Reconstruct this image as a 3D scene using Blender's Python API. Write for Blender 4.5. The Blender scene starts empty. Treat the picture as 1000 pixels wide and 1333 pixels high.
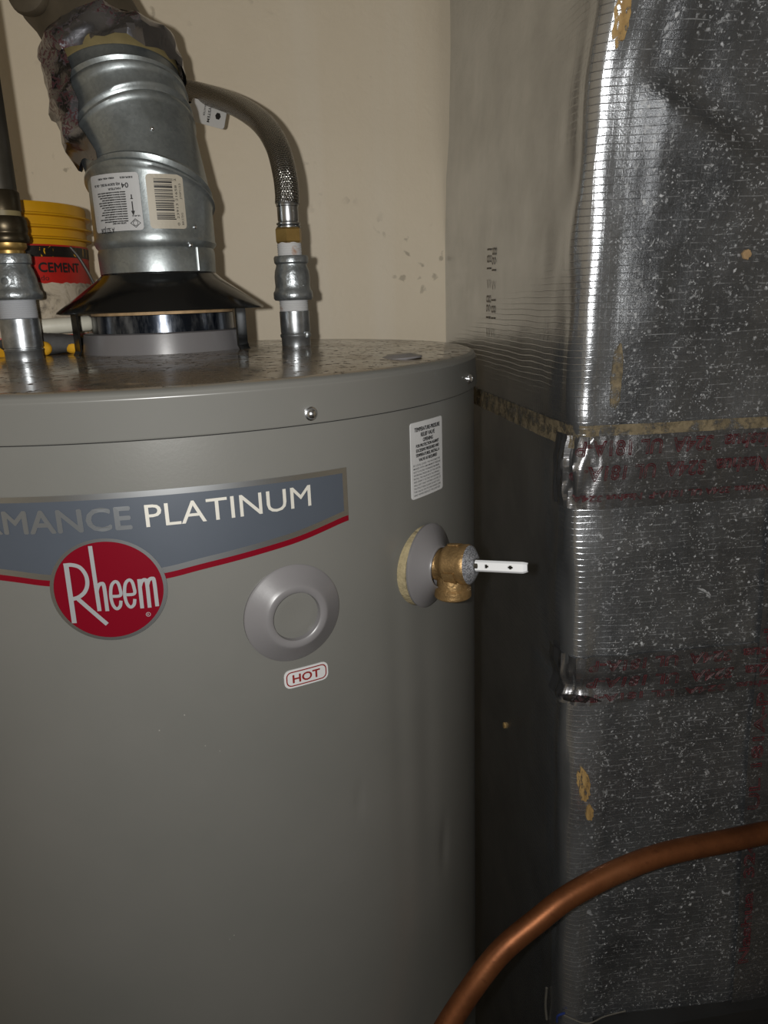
import bpy, bmesh, math, random
from mathutils import Vector, Matrix, noise

random.seed(7)
SC = bpy.context.scene
COL = SC.collection
TOP = 1.45          # height of the heater's rim above the floor
R = 0.27            # radius of the heater shell

# ------------------------------------------------------------------ camera
cam_d = bpy.data.cameras.new('camera')
cam = bpy.data.objects.new('camera', cam_d)
COL.objects.link(cam)
cam_d.sensor_fit = 'HORIZONTAL'
cam_d.sensor_width = 36.0
cam_d.lens = 36.0
cam_d.clip_start = 0.01
CAM_LOC = Vector((0.0902, -0.7090, 1.4928))
_r = Vector((0.9883, -0.1484, -0.0340)); _u = Vector((0.0721, 0.2595, 0.9630)); _f = Vector((0.1341, 0.9543, -0.2672))
mw = Matrix((( _r.x, _u.x, -_f.x, CAM_LOC.x), (_r.y, _u.y, -_f.y, CAM_LOC.y), (_r.z, _u.z, -_f.z, CAM_LOC.z), (0, 0, 0, 1)))
cam.matrix_world = mw
SC.camera = cam

# ------------------------------------------------------------------ world, flash, exposure
world = bpy.data.worlds.new('dim_room_light')
SC.world = world
world.use_nodes = True
bg = world.node_tree.nodes['Background']
bg.inputs[0].default_value = (1.0, 0.93, 0.82, 1)
bg.inputs[1].default_value = 0.07
fl = bpy.data.lights.new('phone_flash', 'POINT')
fl.energy = 11.5
fl.color = (1.0, 0.985, 0.955)
fl.shadow_soft_size = 0.0045
flo = bpy.data.objects.new('phone_flash', fl)
COL.objects.link(flo)
flo.location = CAM_LOC - _r * 0.026 + _u * 0.004 - _f * 0.004
SC.view_settings.view_transform = 'Standard'
SC.view_settings.look = 'None'
SC.view_settings.exposure = 0.0
SC.view_settings.gamma = 1.0
SC.view_settings.use_curve_mapping = False

# ------------------------------------------------------------------ materials
def lin(c):
    return tuple(((x / 255) / 12.92 if x / 255 <= 0.04045 else ((x / 255 + 0.055) / 1.055) ** 2.4) for x in c) + (1,)

class NT:
    """small node-tree writer"""
    def __init__(s, name):
        s.m = bpy.data.materials.new(name); s.m.use_nodes = True
        s.t = s.m.node_tree; s.n = s.t.nodes; s.l = s.t.links
        s.b = s.n['Principled BSDF']; s.out = s.n['Material Output']
    def new(s, typ, **kw):
        nd = s.n.new(typ)
        for k, v in kw.items(): setattr(nd, k, v)
        return nd
    def set(s, sock, v):
        if hasattr(v, 'links') or isinstance(v, bpy.types.NodeSocket): s.l.new(v, sock)
        else: sock.default_value = v
    def coord(s, kind='Object', scale=(1, 1, 1), rot=(0, 0, 0)):
        c = s.new('ShaderNodeTexCoord'); mp = s.new('ShaderNodeMapping')
        s.l.new(c.outputs[kind], mp.inputs[0]); mp.inputs['Scale'].default_value = scale
        mp.inputs['Rotation'].default_value = rot
        return mp.outputs[0]
    def noise(s, vec, scale, detail=4, rough=0.55, dist=0.0):
        nd = s.new('ShaderNodeTexNoise'); s.l.new(vec, nd.inputs['Vector'])
        nd.inputs['Scale'].default_value = scale; nd.inputs['Detail'].default_value = detail
        nd.inputs['Roughness'].default_value = rough; nd.inputs['Distortion'].default_value = dist
        return nd.outputs[0]
    def voro(s, vec, scale, feature='F1', out='Distance', rnd=1.0):
        nd = s.new('ShaderNodeTexVoronoi', feature=feature); s.l.new(vec, nd.inputs['Vector'])
        nd.inputs['Scale'].default_value = scale; nd.inputs['Randomness'].default_value = rnd
        return nd.outputs[out]
    def ramp(s, fac, stops, interp='LINEAR'):
        nd = s.new('ShaderNodeValToRGB'); s.l.new(fac, nd.inputs[0]); nd.color_ramp.interpolation = interp
        e = nd.color_ramp.elements
        while len(e) > 1: e.remove(e[-1])
        for i, (p, c) in enumerate(stops):
            if not isinstance(c, (tuple, list)): c = (c, c, c, 1)
            if i == 0: e[0].position = p; e[0].color = c
            else:
                q = e.new(p); q.color = c
        return nd.outputs[0]
    def math(s, op, a, b=0.0, c=None, clamp=False):
        nd = s.new('ShaderNodeMath', operation=op, use_clamp=clamp)
        s.set(nd.inputs[0], a); s.set(nd.inputs[1], b)
        if c is not None: s.set(nd.inputs[2], c)
        return nd.outputs[0]
    def mix(s, fac, a, b):
        nd = s.new('ShaderNodeMix', data_type='RGBA')
        s.set(nd.inputs[0], fac); s.set(nd.inputs[6], a); s.set(nd.inputs[7], b)
        return nd.outputs[2]
    def fmix(s, fac, a, b):
        nd = s.new('ShaderNodeMix', data_type='FLOAT')
        s.set(nd.inputs[0], fac); s.set(nd.inputs[2], a); s.set(nd.inputs[3], b)
        return nd.outputs[0]
    def bump(s, h, strength=0.3, dist=0.001, normal=None):
        nd = s.new('ShaderNodeBump'); s.l.new(h, nd.inputs['Height'])
        nd.inputs['Strength'].default_value = strength; nd.inputs['Distance'].default_value = dist
        if normal is not None: s.l.new(normal, nd.inputs['Normal'])
        return nd.outputs[0]
    def sep(s, vec):
        nd = s.new('ShaderNodeSeparateXYZ'); s.l.new(vec, nd.inputs[0]); return nd.outputs
    def p(s, **kw):
        names = {'col': 'Base Color', 'rough': 'Roughness', 'metal': 'Metallic', 'normal': 'Normal', 'coat': 'Coat Weight',
                 'coatr': 'Coat Roughness', 'spec': 'Specular IOR Level', 'aniso': 'Anisotropic'}
        for k, v in kw.items(): s.set(s.b.inputs[names[k]], v)
        return s.m

def plain(name, col, rough=0.5, metal=0.0, var=0.0, vscale=40, bump=0.0, bscale=200, spec=0.5, bdist=0.0006):
    """colour with a little mottling and fine relief"""
    t = NT(name); v = t.coord()
    c = lin(col)
    if var:
        n = t.noise(v, vscale, 5, 0.6)
        lo = tuple(x * (1 - var) for x in c[:3]) + (1,); hi = tuple(min(1, x * (1 + var)) for x in c[:3]) + (1,)
        t.p(col=t.ramp(n, [(0.3, lo), (0.7, hi)]))
    else: t.p(col=c)
    t.p(rough=rough, metal=metal, spec=spec)
    if bump: t.p(normal=t.bump(t.noise(v, bscale, 4), bump, bdist))
    return t.m

MT = {}
def build_mats():
    # painted drywall, beige, roller texture and a few dark spatters
    t = NT('beige_wall_paint'); v = t.coord()
    n = t.noise(v, 3.0, 6, 0.6); base = t.ramp(n, [(0.3, lin((226, 211, 185))), (0.7, lin((236, 222, 197)))])
    band = t.noise(t.coord(scale=(14, 1, 0.6)), 1.0, 3); base = t.mix(t.ramp(band, [(0.55, 0.0), (0.7, 0.25)]), base, lin((242, 234, 218)))
    wv = t.new('ShaderNodeVectorMath', operation='ADD'); wn = t.new('ShaderNodeTexNoise'); t.l.new(v, wn.inputs['Vector']); wn.inputs['Scale'].default_value = 55; wn.inputs['Detail'].default_value = 3
    ws = t.new('ShaderNodeVectorMath', operation='SCALE'); t.l.new(wn.outputs['Color'], ws.inputs[0]); ws.inputs['Scale'].default_value = 0.03; t.l.new(v, wv.inputs[0]); t.l.new(ws.outputs[0], wv.inputs[1])
    sp = t.voro(wv.outputs[0], 46); big = t.noise(v, 7, 3)
    spot = t.math('MULTIPLY', t.ramp(sp, [(0.14, 1.0), (0.24, 0.0)]), t.ramp(big, [(0.55, 0.0), (0.63, 1.0)]))
    t.p(col=t.mix(t.math('MULTIPLY', spot, 0.6), base, lin((150, 138, 116))), rough=0.55,
        normal=t.bump(t.noise(v, 130, 5), 0.25, 0.002)); MT['wall'] = t.m
    MT['concrete'] = plain('concrete_floor', (92, 88, 82), 0.85, 0, 0.25, 12, 0.3, 60)
    MT['ceiling'] = plain('ceiling_paint', (150, 145, 135), 0.8, 0, 0.05, 6)

    # heater enamel, warm grey
    t = NT('grey_enamel'); v = t.coord()
    n = t.noise(v, 5, 5, 0.6); base = t.ramp(n, [(0.3, lin((97, 97, 93))), (0.7, lin((104, 103, 99)))])
    fleck = t.ramp(t.voro(v, 120), [(0.035, 1.0), (0.06, 0.0)])
    base = t.mix(t.math('MULTIPLY', fleck, t.ramp(t.noise(v, 9, 2), [(0.62, 0.0), (0.7, 0.7)])), base, lin((190, 188, 180)))
    t.p(col=base, rough=0.34, normal=t.bump(t.noise(v, 420, 3), 0.06, 0.0006)); MT['enamel'] = t.m
    # lid: same enamel; its level top is glossy under a patchy film of brown dust
    t = NT('dusty_grey_enamel'); v = t.coord(); geo = t.new('ShaderNodeNewGeometry')
    up = t.ramp(t.sep(geo.outputs['Normal'])[2], [(0.90, 0.0), (0.985, 1.0)])
    n1 = t.noise(v, 22, 6, 0.65, 0.4); n2 = t.noise(v, 150, 4, 0.7)
    film = t.math('MULTIPLY', t.ramp(n1, [(0.36, 0.0), (0.56, 1.0)]), up)
    grit = t.math('MULTIPLY', t.ramp(n2, [(0.57, 0.0), (0.64, 1.0)]), up)
    base = t.ramp(t.noise(v, 5, 5), [(0.3, lin((97, 97, 93))), (0.7, lin((104, 103, 99)))])
    base = t.mix(t.math('MULTIPLY', film, 0.9), base, lin((128, 112, 90)))
    base = t.mix(grit, base, lin((70, 62, 52)))
    rough = t.fmix(up, 0.34, 0.06); rough = t.fmix(t.math('MULTIPLY', film, 0.55), rough, 0.32); rough = t.fmix(grit, rough, 0.8)
    t.p(col=base, rough=rough, normal=t.bump(t.math('ADD', grit, t.math('MULTIPLY', t.noise(v, 30, 2), 0.6)), 0.12, 0.0007), spec=t.fmix(up, 1.0, 0.5)); MT['lid'] = t.m
    MT['grey_plastic'] = plain('grey_plastic', (108, 106, 107), 0.34, 0, 0.03, 30, 0.04, 300)
    MT['foam'] = plain('tan_foam', (140, 128, 98), 0.9, 0, 0.25, 160, 0.8, 260, bdist=0.002)
    MT['gap'] = plain('dark_gap', (22, 21, 20), 0.9)

    # badge films
    MT['badge_grey'] = plain('badge_slate_film', (72, 78, 87), 0.4, 0.2, 0.02, 60)
    t = NT('badge_silver_film'); t.p(col=lin((204, 207, 210)), rough=0.29, metal=1.0); MT['badge_silver'] = t.m
    t = NT('badge_silver_letters'); t.p(col=lin((196, 193, 184)), rough=0.38, metal=0.2); MT['letter_silver'] = t.m
    t = NT('badge_dull_letters'); t.p(col=lin((160, 164, 168)), rough=0.30, metal=0.85); MT['letter_dull'] = t.m
    t = NT('emblem_letters'); t.p(col=lin((160, 163, 165)), rough=0.36, metal=0.4); MT['emblem_letter'] = t.m
    t = NT('badge_red_film'); t.p(col=lin((118, 4, 26)), rough=0.28, metal=0.3); MT['red'] = t.m
    MT['paper'] = plain('white_sticker', (184, 184, 184), 0.45, 0, 0.03, 60)
    MT['paper_cream'] = plain('cream_sticker', (176, 168, 152), 0.5, 0, 0.05, 60)
    MT['ink'] = plain('black_ink', (28, 27, 26), 0.55)
    MT['ink_grey'] = plain('grey_ink', (96, 95, 94), 0.55)
    MT['ink_red'] = plain('dark_red_ink', (120, 26, 24), 0.5)
    t = NT('tape_red_print'); v = t.coord(); tr = t.new('ShaderNodeBsdfTransparent'); mx = t.new('ShaderNodeMixShader')
    t.p(col=lin((86, 30, 36)), rough=0.5)
    t.l.new(t.ramp(t.noise(v, 130, 4, 0.7), [(0.40, 0.15), (0.62, 1.0)]), mx.inputs[0]); t.l.new(tr.outputs[0], mx.inputs[1]); t.l.new(t.b.outputs[0], mx.inputs[2])
    t.l.new(mx.outputs[0], t.out.inputs[0]); MT['print_red'] = t.m
    MT['print_dark'] = plain('facing_dark_print', (78, 69, 56), 0.5)

    # galvanised sheet with spangle
    t = NT('galvanised_sheet'); v = t.coord()
    c1 = t.voro(v, 420, out='Color'); f = t.new('ShaderNodeRGBToBW'); t.l.new(c1, f.inputs[0])
    base = t.ramp(f.outputs[0], [(0.1, lin((150, 156, 157))), (0.9, lin((162, 168, 169)))])
    st = t.noise(v, 28, 5, 0.65); base = t.mix(t.ramp(st, [(0.52, 0.0), (0.75, 0.45)]), base, lin((106, 110, 106)))
    t.p(col=base, metal=0.85, rough=t.ramp(t.noise(v, 60, 4), [(0.3, 0.33), (0.7, 0.44)]),
        normal=t.bump(t.noise(v, 400, 3), 0.10, 0.0006)); MT['galv'] = t.m
    # zinc-plated pipe
    t = NT('zinc_pipe'); v = t.coord()
    base = t.ramp(t.noise(v, 90, 5, 0.7), [(0.3, lin((138, 142, 145))), (0.72, lin((190, 194, 197)))])
    t.p(col=base, metal=0.9, rough=0.33, normal=t.bump(t.noise(v, 120, 4), 0.12, 0.001)); MT['zinc'] = t.m
    t = NT('hot_dip_cast_iron'); v = t.coord()
    base = t.ramp(t.noise(v, 70, 5, 0.7), [(0.3, lin((128, 133, 135))), (0.72, lin((178, 183, 186)))])
    t.p(col=base, metal=0.85, rough=0.36, normal=t.bump(t.noise(v, 170, 4), 0.5, 0.0015)); MT['iron'] = t.m
    # thread tape, white with rusty stains
    t = NT('thread_tape'); v = t.coord()
    st = t.ramp(t.noise(v, 60, 3), [(0.60, 0.0), (0.68, 1.0)])
    t.p(col=t.mix(t.math('MULTIPLY', st, 0.75), lin((190, 190, 190)), lin((160, 108, 64))), rough=0.5); MT['ptfe'] = t.m
    t = NT('clean_thread_tape'); t.p(col=lin((170, 172, 176)), rough=0.4); MT['ptfe_clean'] = t.m
    MT['tape_yellowed'] = plain('yellowed_tape', (118, 106, 72), 0.5, 0, 0.1, 120)
    MT['brass'] = plain('brass', (166, 136, 80), 0.4, 0.8, 0.15, 80, 0.1, 150)
    MT['bronze'] = plain('cast_bronze', (150, 122, 82), 0.46, 0.75, 0.22, 160, 0.9, 420)
    MT['dark_bronze'] = plain('tarnished_brass', (70, 62, 48), 0.36, 0.85, 0.2, 60, 0.15, 150)
    MT['dark_pipe'] = plain('dark_steel_pipe', (62, 58, 50), 0.5, 0.6, 0.2, 50, 0.15, 120)
    MT['chrome'] = plain('chrome', (226, 228, 232), 0.2, 1.0)
    MT['lever'] = plain('bright_zinc_lever', (240, 242, 245), 0.32, 0.3)
    MT['steel'] = plain('bright_steel', (176, 178, 180), 0.28, 1.0, 0.06, 120)
    t = NT('etched_plate'); v = t.coord()
    g = t.ramp(t.noise(v, 1000, 2), [(0.47, 0.0), (0.53, 1.0)])
    t.p(col=t.mix(t.math('MULTIPLY', g, 0.7), lin((168, 170, 176)), lin((70, 70, 76))), metal=0.5, rough=0.4); MT['plate'] = t.m
    # woven stainless braid, in UV metres
    t = NT('steel_braid'); uv = t.coord('UV')
    x, y, _ = t.sep(uv)
    a = t.math('SINE', t.math('MULTIPLY', t.math('ADD', x, t.math('MULTIPLY', y, 0.75)), 2 * math.pi / 0.0027))
    b = t.math('SINE', t.math('MULTIPLY', t.math('SUBTRACT', x, t.math('MULTIPLY', y, 0.75)), 2 * math.pi / 0.0027))
    h = t.math('MAXIMUM', a, b); fine = t.math('SINE', t.math('MULTIPLY', y, 2 * math.pi / 0.0012))
    base = t.ramp(t.math('MULTIPLY', a, b), [(0.0, lin((110, 108, 104))), (0.6, lin((206, 203, 198)))])
    t.p(col=base, metal=1.0, rough=0.22, normal=t.bump(t.math('ADD', h, t.math('MULTIPLY', fine, 0.5)), 0.6, 0.0004)); MT['braid'] = t.m
    MT['black_enamel'] = plain('black_gloss_enamel', (16, 16, 16), 0.16, 0, 0.1, 30, 0.05, 60)
    t = NT('blued_flue_ring'); v = t.coord(scale=(1, 1, 0.25))
    t.p(col=t.ramp(t.noise(v, 90, 4, 0.7), [(0.45, lin((26, 32, 42))), (0.75, lin((120, 124, 130)))]), metal=0.7, rough=0.22); MT['flue_ring'] = t.m
    MT['rust_rim'] = plain('rusty_edge', (168, 140, 104), 0.6, 0.2, 0.35, 80)
    MT['rust_pipe'] = plain('sooty_rusty_pipe', (80, 71, 57), 0.6, 0.2, 0.3, 30, 0.2, 90)

    # crumpled foil tape with red printing
    t = NT('crumpled_foil_tape'); v = t.coord()
    pr = t.math('MULTIPLY', t.ramp(t.noise(v, 230, 3, 0.6, 1.2), [(0.50, 0.0), (0.54, 1.0)]), t.ramp(t.noise(v, 24, 2), [(0.52, 0.0), (0.58, 0.9)]))
    t.p(col=t.mix(pr, lin((150, 150, 156)), lin((70, 20, 20))), metal=t.fmix(pr, 1.0, 0.3), rough=0.24,
        normal=t.bump(t.noise(v, 80, 3, 0.6, 0.6), 0.22, 0.002)); MT['foil_crumple'] = t.m

    def foil(name, grid, dust, tint, rough, metal=0.92, dark_col=(28, 30, 34)):
        t = NT(name); uv = t.coord('UV'); x, y, _ = t.sep(uv)
        wob = t.math('MULTIPLY', t.math('SUBTRACT', t.noise(uv, 22, 2), 0.5), 0.004)
        def lines(c, period, w):
            fr = t.math('FRACT', t.math('DIVIDE', t.math('ADD', c, wob), period))
            d = t.math('ABSOLUTE', t.math('SUBTRACT', fr, 0.5))
            return t.ramp(d, [(0.0, 1.0), (w, 0.0)])
        scrim = t.math('MAXIMUM', lines(y, 0.0052, 0.09), t.math('MULTIPLY', lines(x, 0.0052, 0.07), 0.28))
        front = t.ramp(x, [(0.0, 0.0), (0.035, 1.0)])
        h = t.math('MULTIPLY', scrim, grid)
        h = t.math('ADD', h, t.math('MULTIPLY', t.noise(uv, 330, 5, 0.75), t.fmix(front, 0.35, 1.6)))
        h = t.math('ADD', h, t.math('MULTIPLY', t.noise(uv, 42, 4, 0.65, 0.8), t.fmix(front, 1.0, 1.8)))
        nrm = t.bump(h, 0.42, 0.0008)
        base = t.ramp(t.noise(uv, 14, 5, 0.65), [(0.3, tuple(c * 0.72 for c in lin(tint)[:3]) + (1,)), (0.7, lin(tint))])
        # dust flakes: pale irregular specks, thicker away from the corner
        warp = t.new('ShaderNodeVectorMath', operation='ADD'); nz = t.new('ShaderNodeTexNoise')
        t.l.new(uv, nz.inputs['Vector']); nz.inputs['Scale'].default_value = 300; nz.inputs['Detail'].default_value = 2
        sc = t.new('ShaderNodeVectorMath', operation='SCALE'); t.l.new(nz.outputs['Color'], sc.inputs[0]); sc.inputs['Scale'].default_value = 0.006
        t.l.new(uv, warp.inputs[0]); t.l.new(sc.outputs[0], warp.inputs[1])
        mask = t.ramp(t.noise(uv, 20, 5, 0.75), [(0.40, 0.0), (0.54, 1.0)])
        f1 = t.math('MULTIPLY', t.math('MULTIPLY', t.ramp(t.voro(warp.outputs[0], 170), [(0.13, 1.0), (0.28, 0.0)]), mask), t.ramp(t.noise(uv, 140, 2), [(0.35, 0.25), (0.65, 1.0)]))
        f2 = t.math('MULTIPLY', t.ramp(t.voro(warp.outputs[0], 360), [(0.14, 0.9), (0.30, 0.0)]), t.ramp(t.noise(uv, 60, 3, 0.7), [(0.45, 0.0), (0.6, 1.0)]))
        f3 = t.math('MULTIPLY', t.ramp(t.noise(uv, 85, 6, 0.8, 0.8), [(0.61, 0.0), (0.67, 1.0)]), 0.7)
        thread = t.math('MULTIPLY', scrim, t.ramp(t.noise(uv, 110, 3), [(0.47, 0.0), (0.66, 0.62)]))
        fl_ = t.math('MAXIMUM', t.math('MAXIMUM', f1, f2), t.math('MAXIMUM', f3, thread))
        fl_ = t.math('MULTIPLY', t.math('MULTIPLY', fl_, front), dust)
        front_dark = t.math('MULTIPLY', t.math('MULTIPLY', t.ramp(t.noise(uv, 9, 4, 0.7), [(0.3, 0.62), (0.7, 1.0)]), front), 0.86)  # mottled near-black mix over the front face, none on the side
        base = t.mix(front_dark, base, lin(dark_col))
        t.p(col=t.mix(fl_, base, lin((196, 198, 200))), metal=t.fmix(fl_, t.fmix(front_dark, metal, metal * 0.75), 0.0),
            rough=t.fmix(fl_, t.fmix(front_dark, rough, 0.38), 0.8), normal=nrm)
        return t.m
    MT['foil'] = foil('foil_scrim_facing', 0.42, 0.95, (204, 207, 211), 0.22)
    MT['foil_tape'] = foil('foil_tape_band', 0.15, 0.5, (176, 176, 178), 0.22, dark_col=(32, 32, 33))
    t = NT('tan_adhesive'); v = t.coord(); tr = t.new('ShaderNodeBsdfTransparent'); mx = t.new('ShaderNodeMixShader')
    t.p(col=t.ramp(t.noise(v, 90, 5, 0.7), [(0.3, lin((92, 82, 62))), (0.7, lin((138, 124, 98)))]), rough=0.8, normal=t.bump(t.noise(v, 240, 4), 0.5, 0.0008))
    t.l.new(t.ramp(t.noise(v, 85, 5, 0.75), [(0.40, 0.1), (0.56, 1.0)]), mx.inputs[0]); t.l.new(tr.outputs[0], mx.inputs[1]); t.l.new(t.b.outputs[0], mx.inputs[2])
    t.l.new(mx.outputs[0], t.out.inputs[0]); MT['adhesive'] = t.m
    t = NT('dried_tan_paint'); v = t.coord(scale=(1, 1, 0.22)); tr = t.new('ShaderNodeBsdfTransparent'); mx = t.new('ShaderNodeMixShader')
    t.p(col=t.ramp(t.noise(v, 160, 4, 0.7), [(0.3, lin((134, 104, 58))), (0.7, lin((176, 146, 94)))]), rough=0.75)
    t.l.new(t.ramp(t.noise(v, 330, 4, 0.7), [(0.36, 0.0), (0.46, 1.0)]), mx.inputs[0]); t.l.new(tr.outputs[0], mx.inputs[1]); t.l.new(t.b.outputs[0], mx.inputs[2])
    t.l.new(mx.outputs[0], t.out.inputs[0]); MT['smear'] = t.m
    MT['plenum'] = plain('dark_plenum_sheet', (44, 44, 44), 0.5, 0.3, 0.25, 12, 0.2, 60)
    # copper tube
    t = NT('copper_tube'); v = t.coord()
    n = t.noise(v, 16, 5, 0.65); base = t.ramp(n, [(0.3, lin((98, 58, 34))), (0.55, lin((132, 82, 50))), (0.8, lin((148, 98, 64)))])
    sc_ = t.noise(v, 160, 3); base = t.mix(t.ramp(sc_, [(0.6, 0.0), (0.72, 0.5)]), base, lin((92, 52, 32)))
    t.p(col=base, metal=0.75, rough=0.47, normal=t.bump(sc_, 0.15, 0.001)); MT['copper'] = t.m

    # pail
    MT['pail_yellow'] = plain('yellow_pail_plastic', (200, 146, 18), 0.4, 0, 0.1, 30, 0.05, 90)
    t = NT('torn_pail_label'); v = t.coord()
    t.p(col=t.ramp(t.noise(v, 40, 5, 0.7, 0.8), [(0.35, lin((120, 110, 96))), (0.5, lin((186, 172, 150))), (0.7, lin((206, 194, 176)))]), rough=0.8); MT['pail_scuff'] = t.m
    MT['pail_red'] = plain('red_pail_label', (176, 34, 26), 0.45, 0, 0.12, 60)
    t = NT('black_pail_band'); v = t.coord()
    t.p(col=t.mix(t.ramp(t.noise(v, 95, 3, 0.6, 1.0), [(0.62, 0.0), (0.66, 1.0)]), lin((26, 22, 18)), lin((214, 160, 30))), rough=0.45); MT['pail_black'] = t.m
    MT['pail_white'] = plain('pail_white_letters', (228, 216, 170), 0.5)
    MT['wire'] = plain('dull_wire', (96, 94, 90), 0.45, 0.8)
    MT['white_pvc'] = plain('aged_white_plastic', (206, 202, 186), 0.5, 0, 0.08, 60)
    MT['glove_grey'] = plain('grey_rubber', (66, 65, 64), 0.7, 0, 0.15, 120, 0.5, 260)
    MT['glove_yellow'] = plain('yellow_knit', (212, 158, 28), 0.8, 0, 0.12, 160, 0.6, 400)
    MT['tag'] = plain('white_card_tag', (206, 206, 204), 0.5)
    MT['twig'] = plain('pale_splinter', (92, 88, 80), 0.7, 0, 0.2, 90)
    MT['blue'] = plain('blue_wire_jacket', (40, 58, 120), 0.4)
build_mats()

# ------------------------------------------------------------------ mesh helpers
def link(name, verts, faces, mat, parent=None, base=None, uvs=None, smooth=40, label=None, cat=None, group=None, kind=None):
    """one mesh object; verts are world coordinates, stored relative to the parent's (or own) base"""
    me = bpy.data.meshes.new(name)
    off = Vector(parent['_base']) if parent is not None else Vector(base if base is not None else (0, 0, 0))
    me.from_pydata([tuple(Vector(v) - off) for v in verts], [], faces)
    if uvs is not None:
        l = me.uv_layers.new(name='UVMap')
        for lp in me.loops: l.data[lp.index].uv = uvs[lp.vertex_index]
    me.update()
    bm = bmesh.new(); bm.from_mesh(me); bmesh.ops.recalc_face_normals(bm, faces=bm.faces) if smooth is not None and smooth >= 0 else None
    bm.to_mesh(me); bm.free()
    if smooth:
        for p in me.polygons: p.use_smooth = True
        if 0 < smooth < 180: me.set_sharp_from_angle(angle=math.radians(smooth))
    if mat is not None: me.materials.append(MT[mat])
    o = bpy.data.objects.new(name, me); COL.objects.link(o)
    if parent is not None:
        o.parent = parent; o['_base'] = tuple(off)
    else:
        o.location = off; o['_base'] = tuple(off)
    props(o, label, cat, group, kind)
    return o

def props(o, label=None, cat=None, group=None, kind=None):
    if label: o['label'] = label
    if cat: o['category'] = cat
    if group: o['group'] = group
    if kind: o['kind'] = kind

def thing(name, base, label, cat, group=None):
    o = bpy.data.objects.new(name, None); COL.objects.link(o)
    o.location = base; o.empty_display_size = 0.02; o['_base'] = tuple(base)
    props(o, label, cat, group); return o

def frame(origin, axis, ref=(1, 0, 0)):
    z = Vector(axis).normalized(); x = Vector(ref); x = (x - z * x.dot(z)).normalized(); y = z.cross(x)
    return Vector(origin), x, y, z

def lathe(profile, fr, n=48, close=False, a0=0.0, a1=2 * math.pi):
    """profile [(r,h)] turned about frame axis -> verts, faces"""
    o, x, y, z = fr; V = []; F = []
    full = abs(a1 - a0 - 2 * math.pi) < 1e-6; m = n if full else n + 1
    for r, h in profile:
        for i in range(m):
            a = a0 + (a1 - a0) * i / n
            V.append(o + x * (r * math.cos(a)) + y * (r * math.sin(a)) + z * h)
    k = len(profile)
    for j in range(k - 1 + (1 if close else 0)):
        j2 = (j + 1) % k
        for i in range(n):
            i2 = (i + 1) % m
            F.append((j * m + i, j * m + i2, j2 * m + i2, j2 * m + i))
    return V, F

def cap_ends(profile):
    return [(0.0001, profile[0][1])] + list(profile) + [(0.0001, profile[-1][1])]

def prism_n(nside, r, h0, h1, fr, bevel=0.08):
    """hex nut like body"""
    o, x, y, z = fr; V = []; F = []
    rings = [(0.0, h0), (r * (1 - bevel), h0), (r, h0 + (h1 - h0) * 0.12), (r, h1 - (h1 - h0) * 0.12), (r * (1 - bevel), h1), (0.0, h1)]
    for rr, h in rings:
        for i in range(nside):
            a = 2 * math.pi * i / nside
            V.append(o + x * (max(rr, 1e-4) * math.cos(a)) + y * (max(rr, 1e-4) * math.sin(a)) + z * h)
    for j in range(len(rings) - 1):
        for i in range(nside):
            F.append((j * nside + i, j * nside + (i + 1) % nside, (j + 1) * nside + (i + 1) % nside, (j + 1) * nside + i))
    return V, F

def catmull(pts, per=10):
    P = [Vector(p) for p in pts]; P = [P[0] * 2 - P[1]] + P + [P[-1] * 2 - P[-2]]; out = []
    for i in range(1, len(P) - 2):
        for k in range(per):
            t = k / per; a, b, c, d = P[i - 1], P[i], P[i + 1], P[i + 2]
            out.append(0.5 * ((2 * b) + (c - a) * t + (2 * a - 5 * b + 4 * c - d) * t * t + (-a + 3 * b - 3 * c + d) * t ** 3))
    out.append(P[-2].copy()); return out

def tube(path, rad, n=16, caps=True):
    P = [Vector(p) for p in path]; V = []; F = []; UV = []
    t0 = (P[1] - P[0]).normalized(); ref = t0.orthogonal().normalized(); s = 0.0
    for i, p in enumerate(P):
        t = (P[min(i + 1, len(P) - 1)] - P[max(i - 1, 0)]).normalized()
        ref = (ref - t * ref.dot(t)).normalized(); b = t.cross(ref)
        r = rad(i / (len(P) - 1)) if callable(rad) else rad
        if i: s += (P[i] - P[i - 1]).length
        for k in range(n + 1):
            a = 2 * math.pi * k / n
            V.append(p + ref * (r * math.cos(a)) + b * (r * math.sin(a))); UV.append((r * a, s))
    m = n + 1
    for i in range(len(P) - 1):
        for k in range(n): F.append((i * m + k, i * m + k + 1, (i + 1) * m + k + 1, (i + 1) * m + k))
    if caps:
        F.append(tuple(range(n - 1, -1, -1))); F.append(tuple((len(P) - 1) * m + k for k in range(n)))
    return V, F, UV

def box(c, sx, sy, sz, ax=None):
    o = Vector(c); x, y, z = ax if ax else (Vector((1, 0, 0)), Vector((0, 1, 0)), Vector((0, 0, 1)))
    V = [o + x * (sx * i) + y * (sy * j) + z * (sz * k) for i in (-.5, .5) for j in (-.5, .5) for k in (-.5, .5)]
    F = [(0, 1, 3, 2), (4, 6, 7, 5), (0, 4, 5, 1), (2, 3, 7, 6), (0, 2, 6, 4), (1, 5, 7, 3)]
    return V, F

def merge(*parts):
    V = []; F = []
    for p in parts:
        k = len(V); V += list(p[0]); F += [tuple(i + k for i in f) for f in p[1]]
    return V, F

def sheet(fn, nu, nv):
    """grid patch from fn(u,v) in 0..1"""
    V = [fn(i / nu, j / nv) for j in range(nv + 1) for i in range(nu + 1)]
    F = [(j * (nu + 1) + i, j * (nu + 1) + i + 1, (j + 1) * (nu + 1) + i + 1, (j + 1) * (nu + 1) + i) for j in range(nv) for i in range(nu)]
    return V, F

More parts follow.
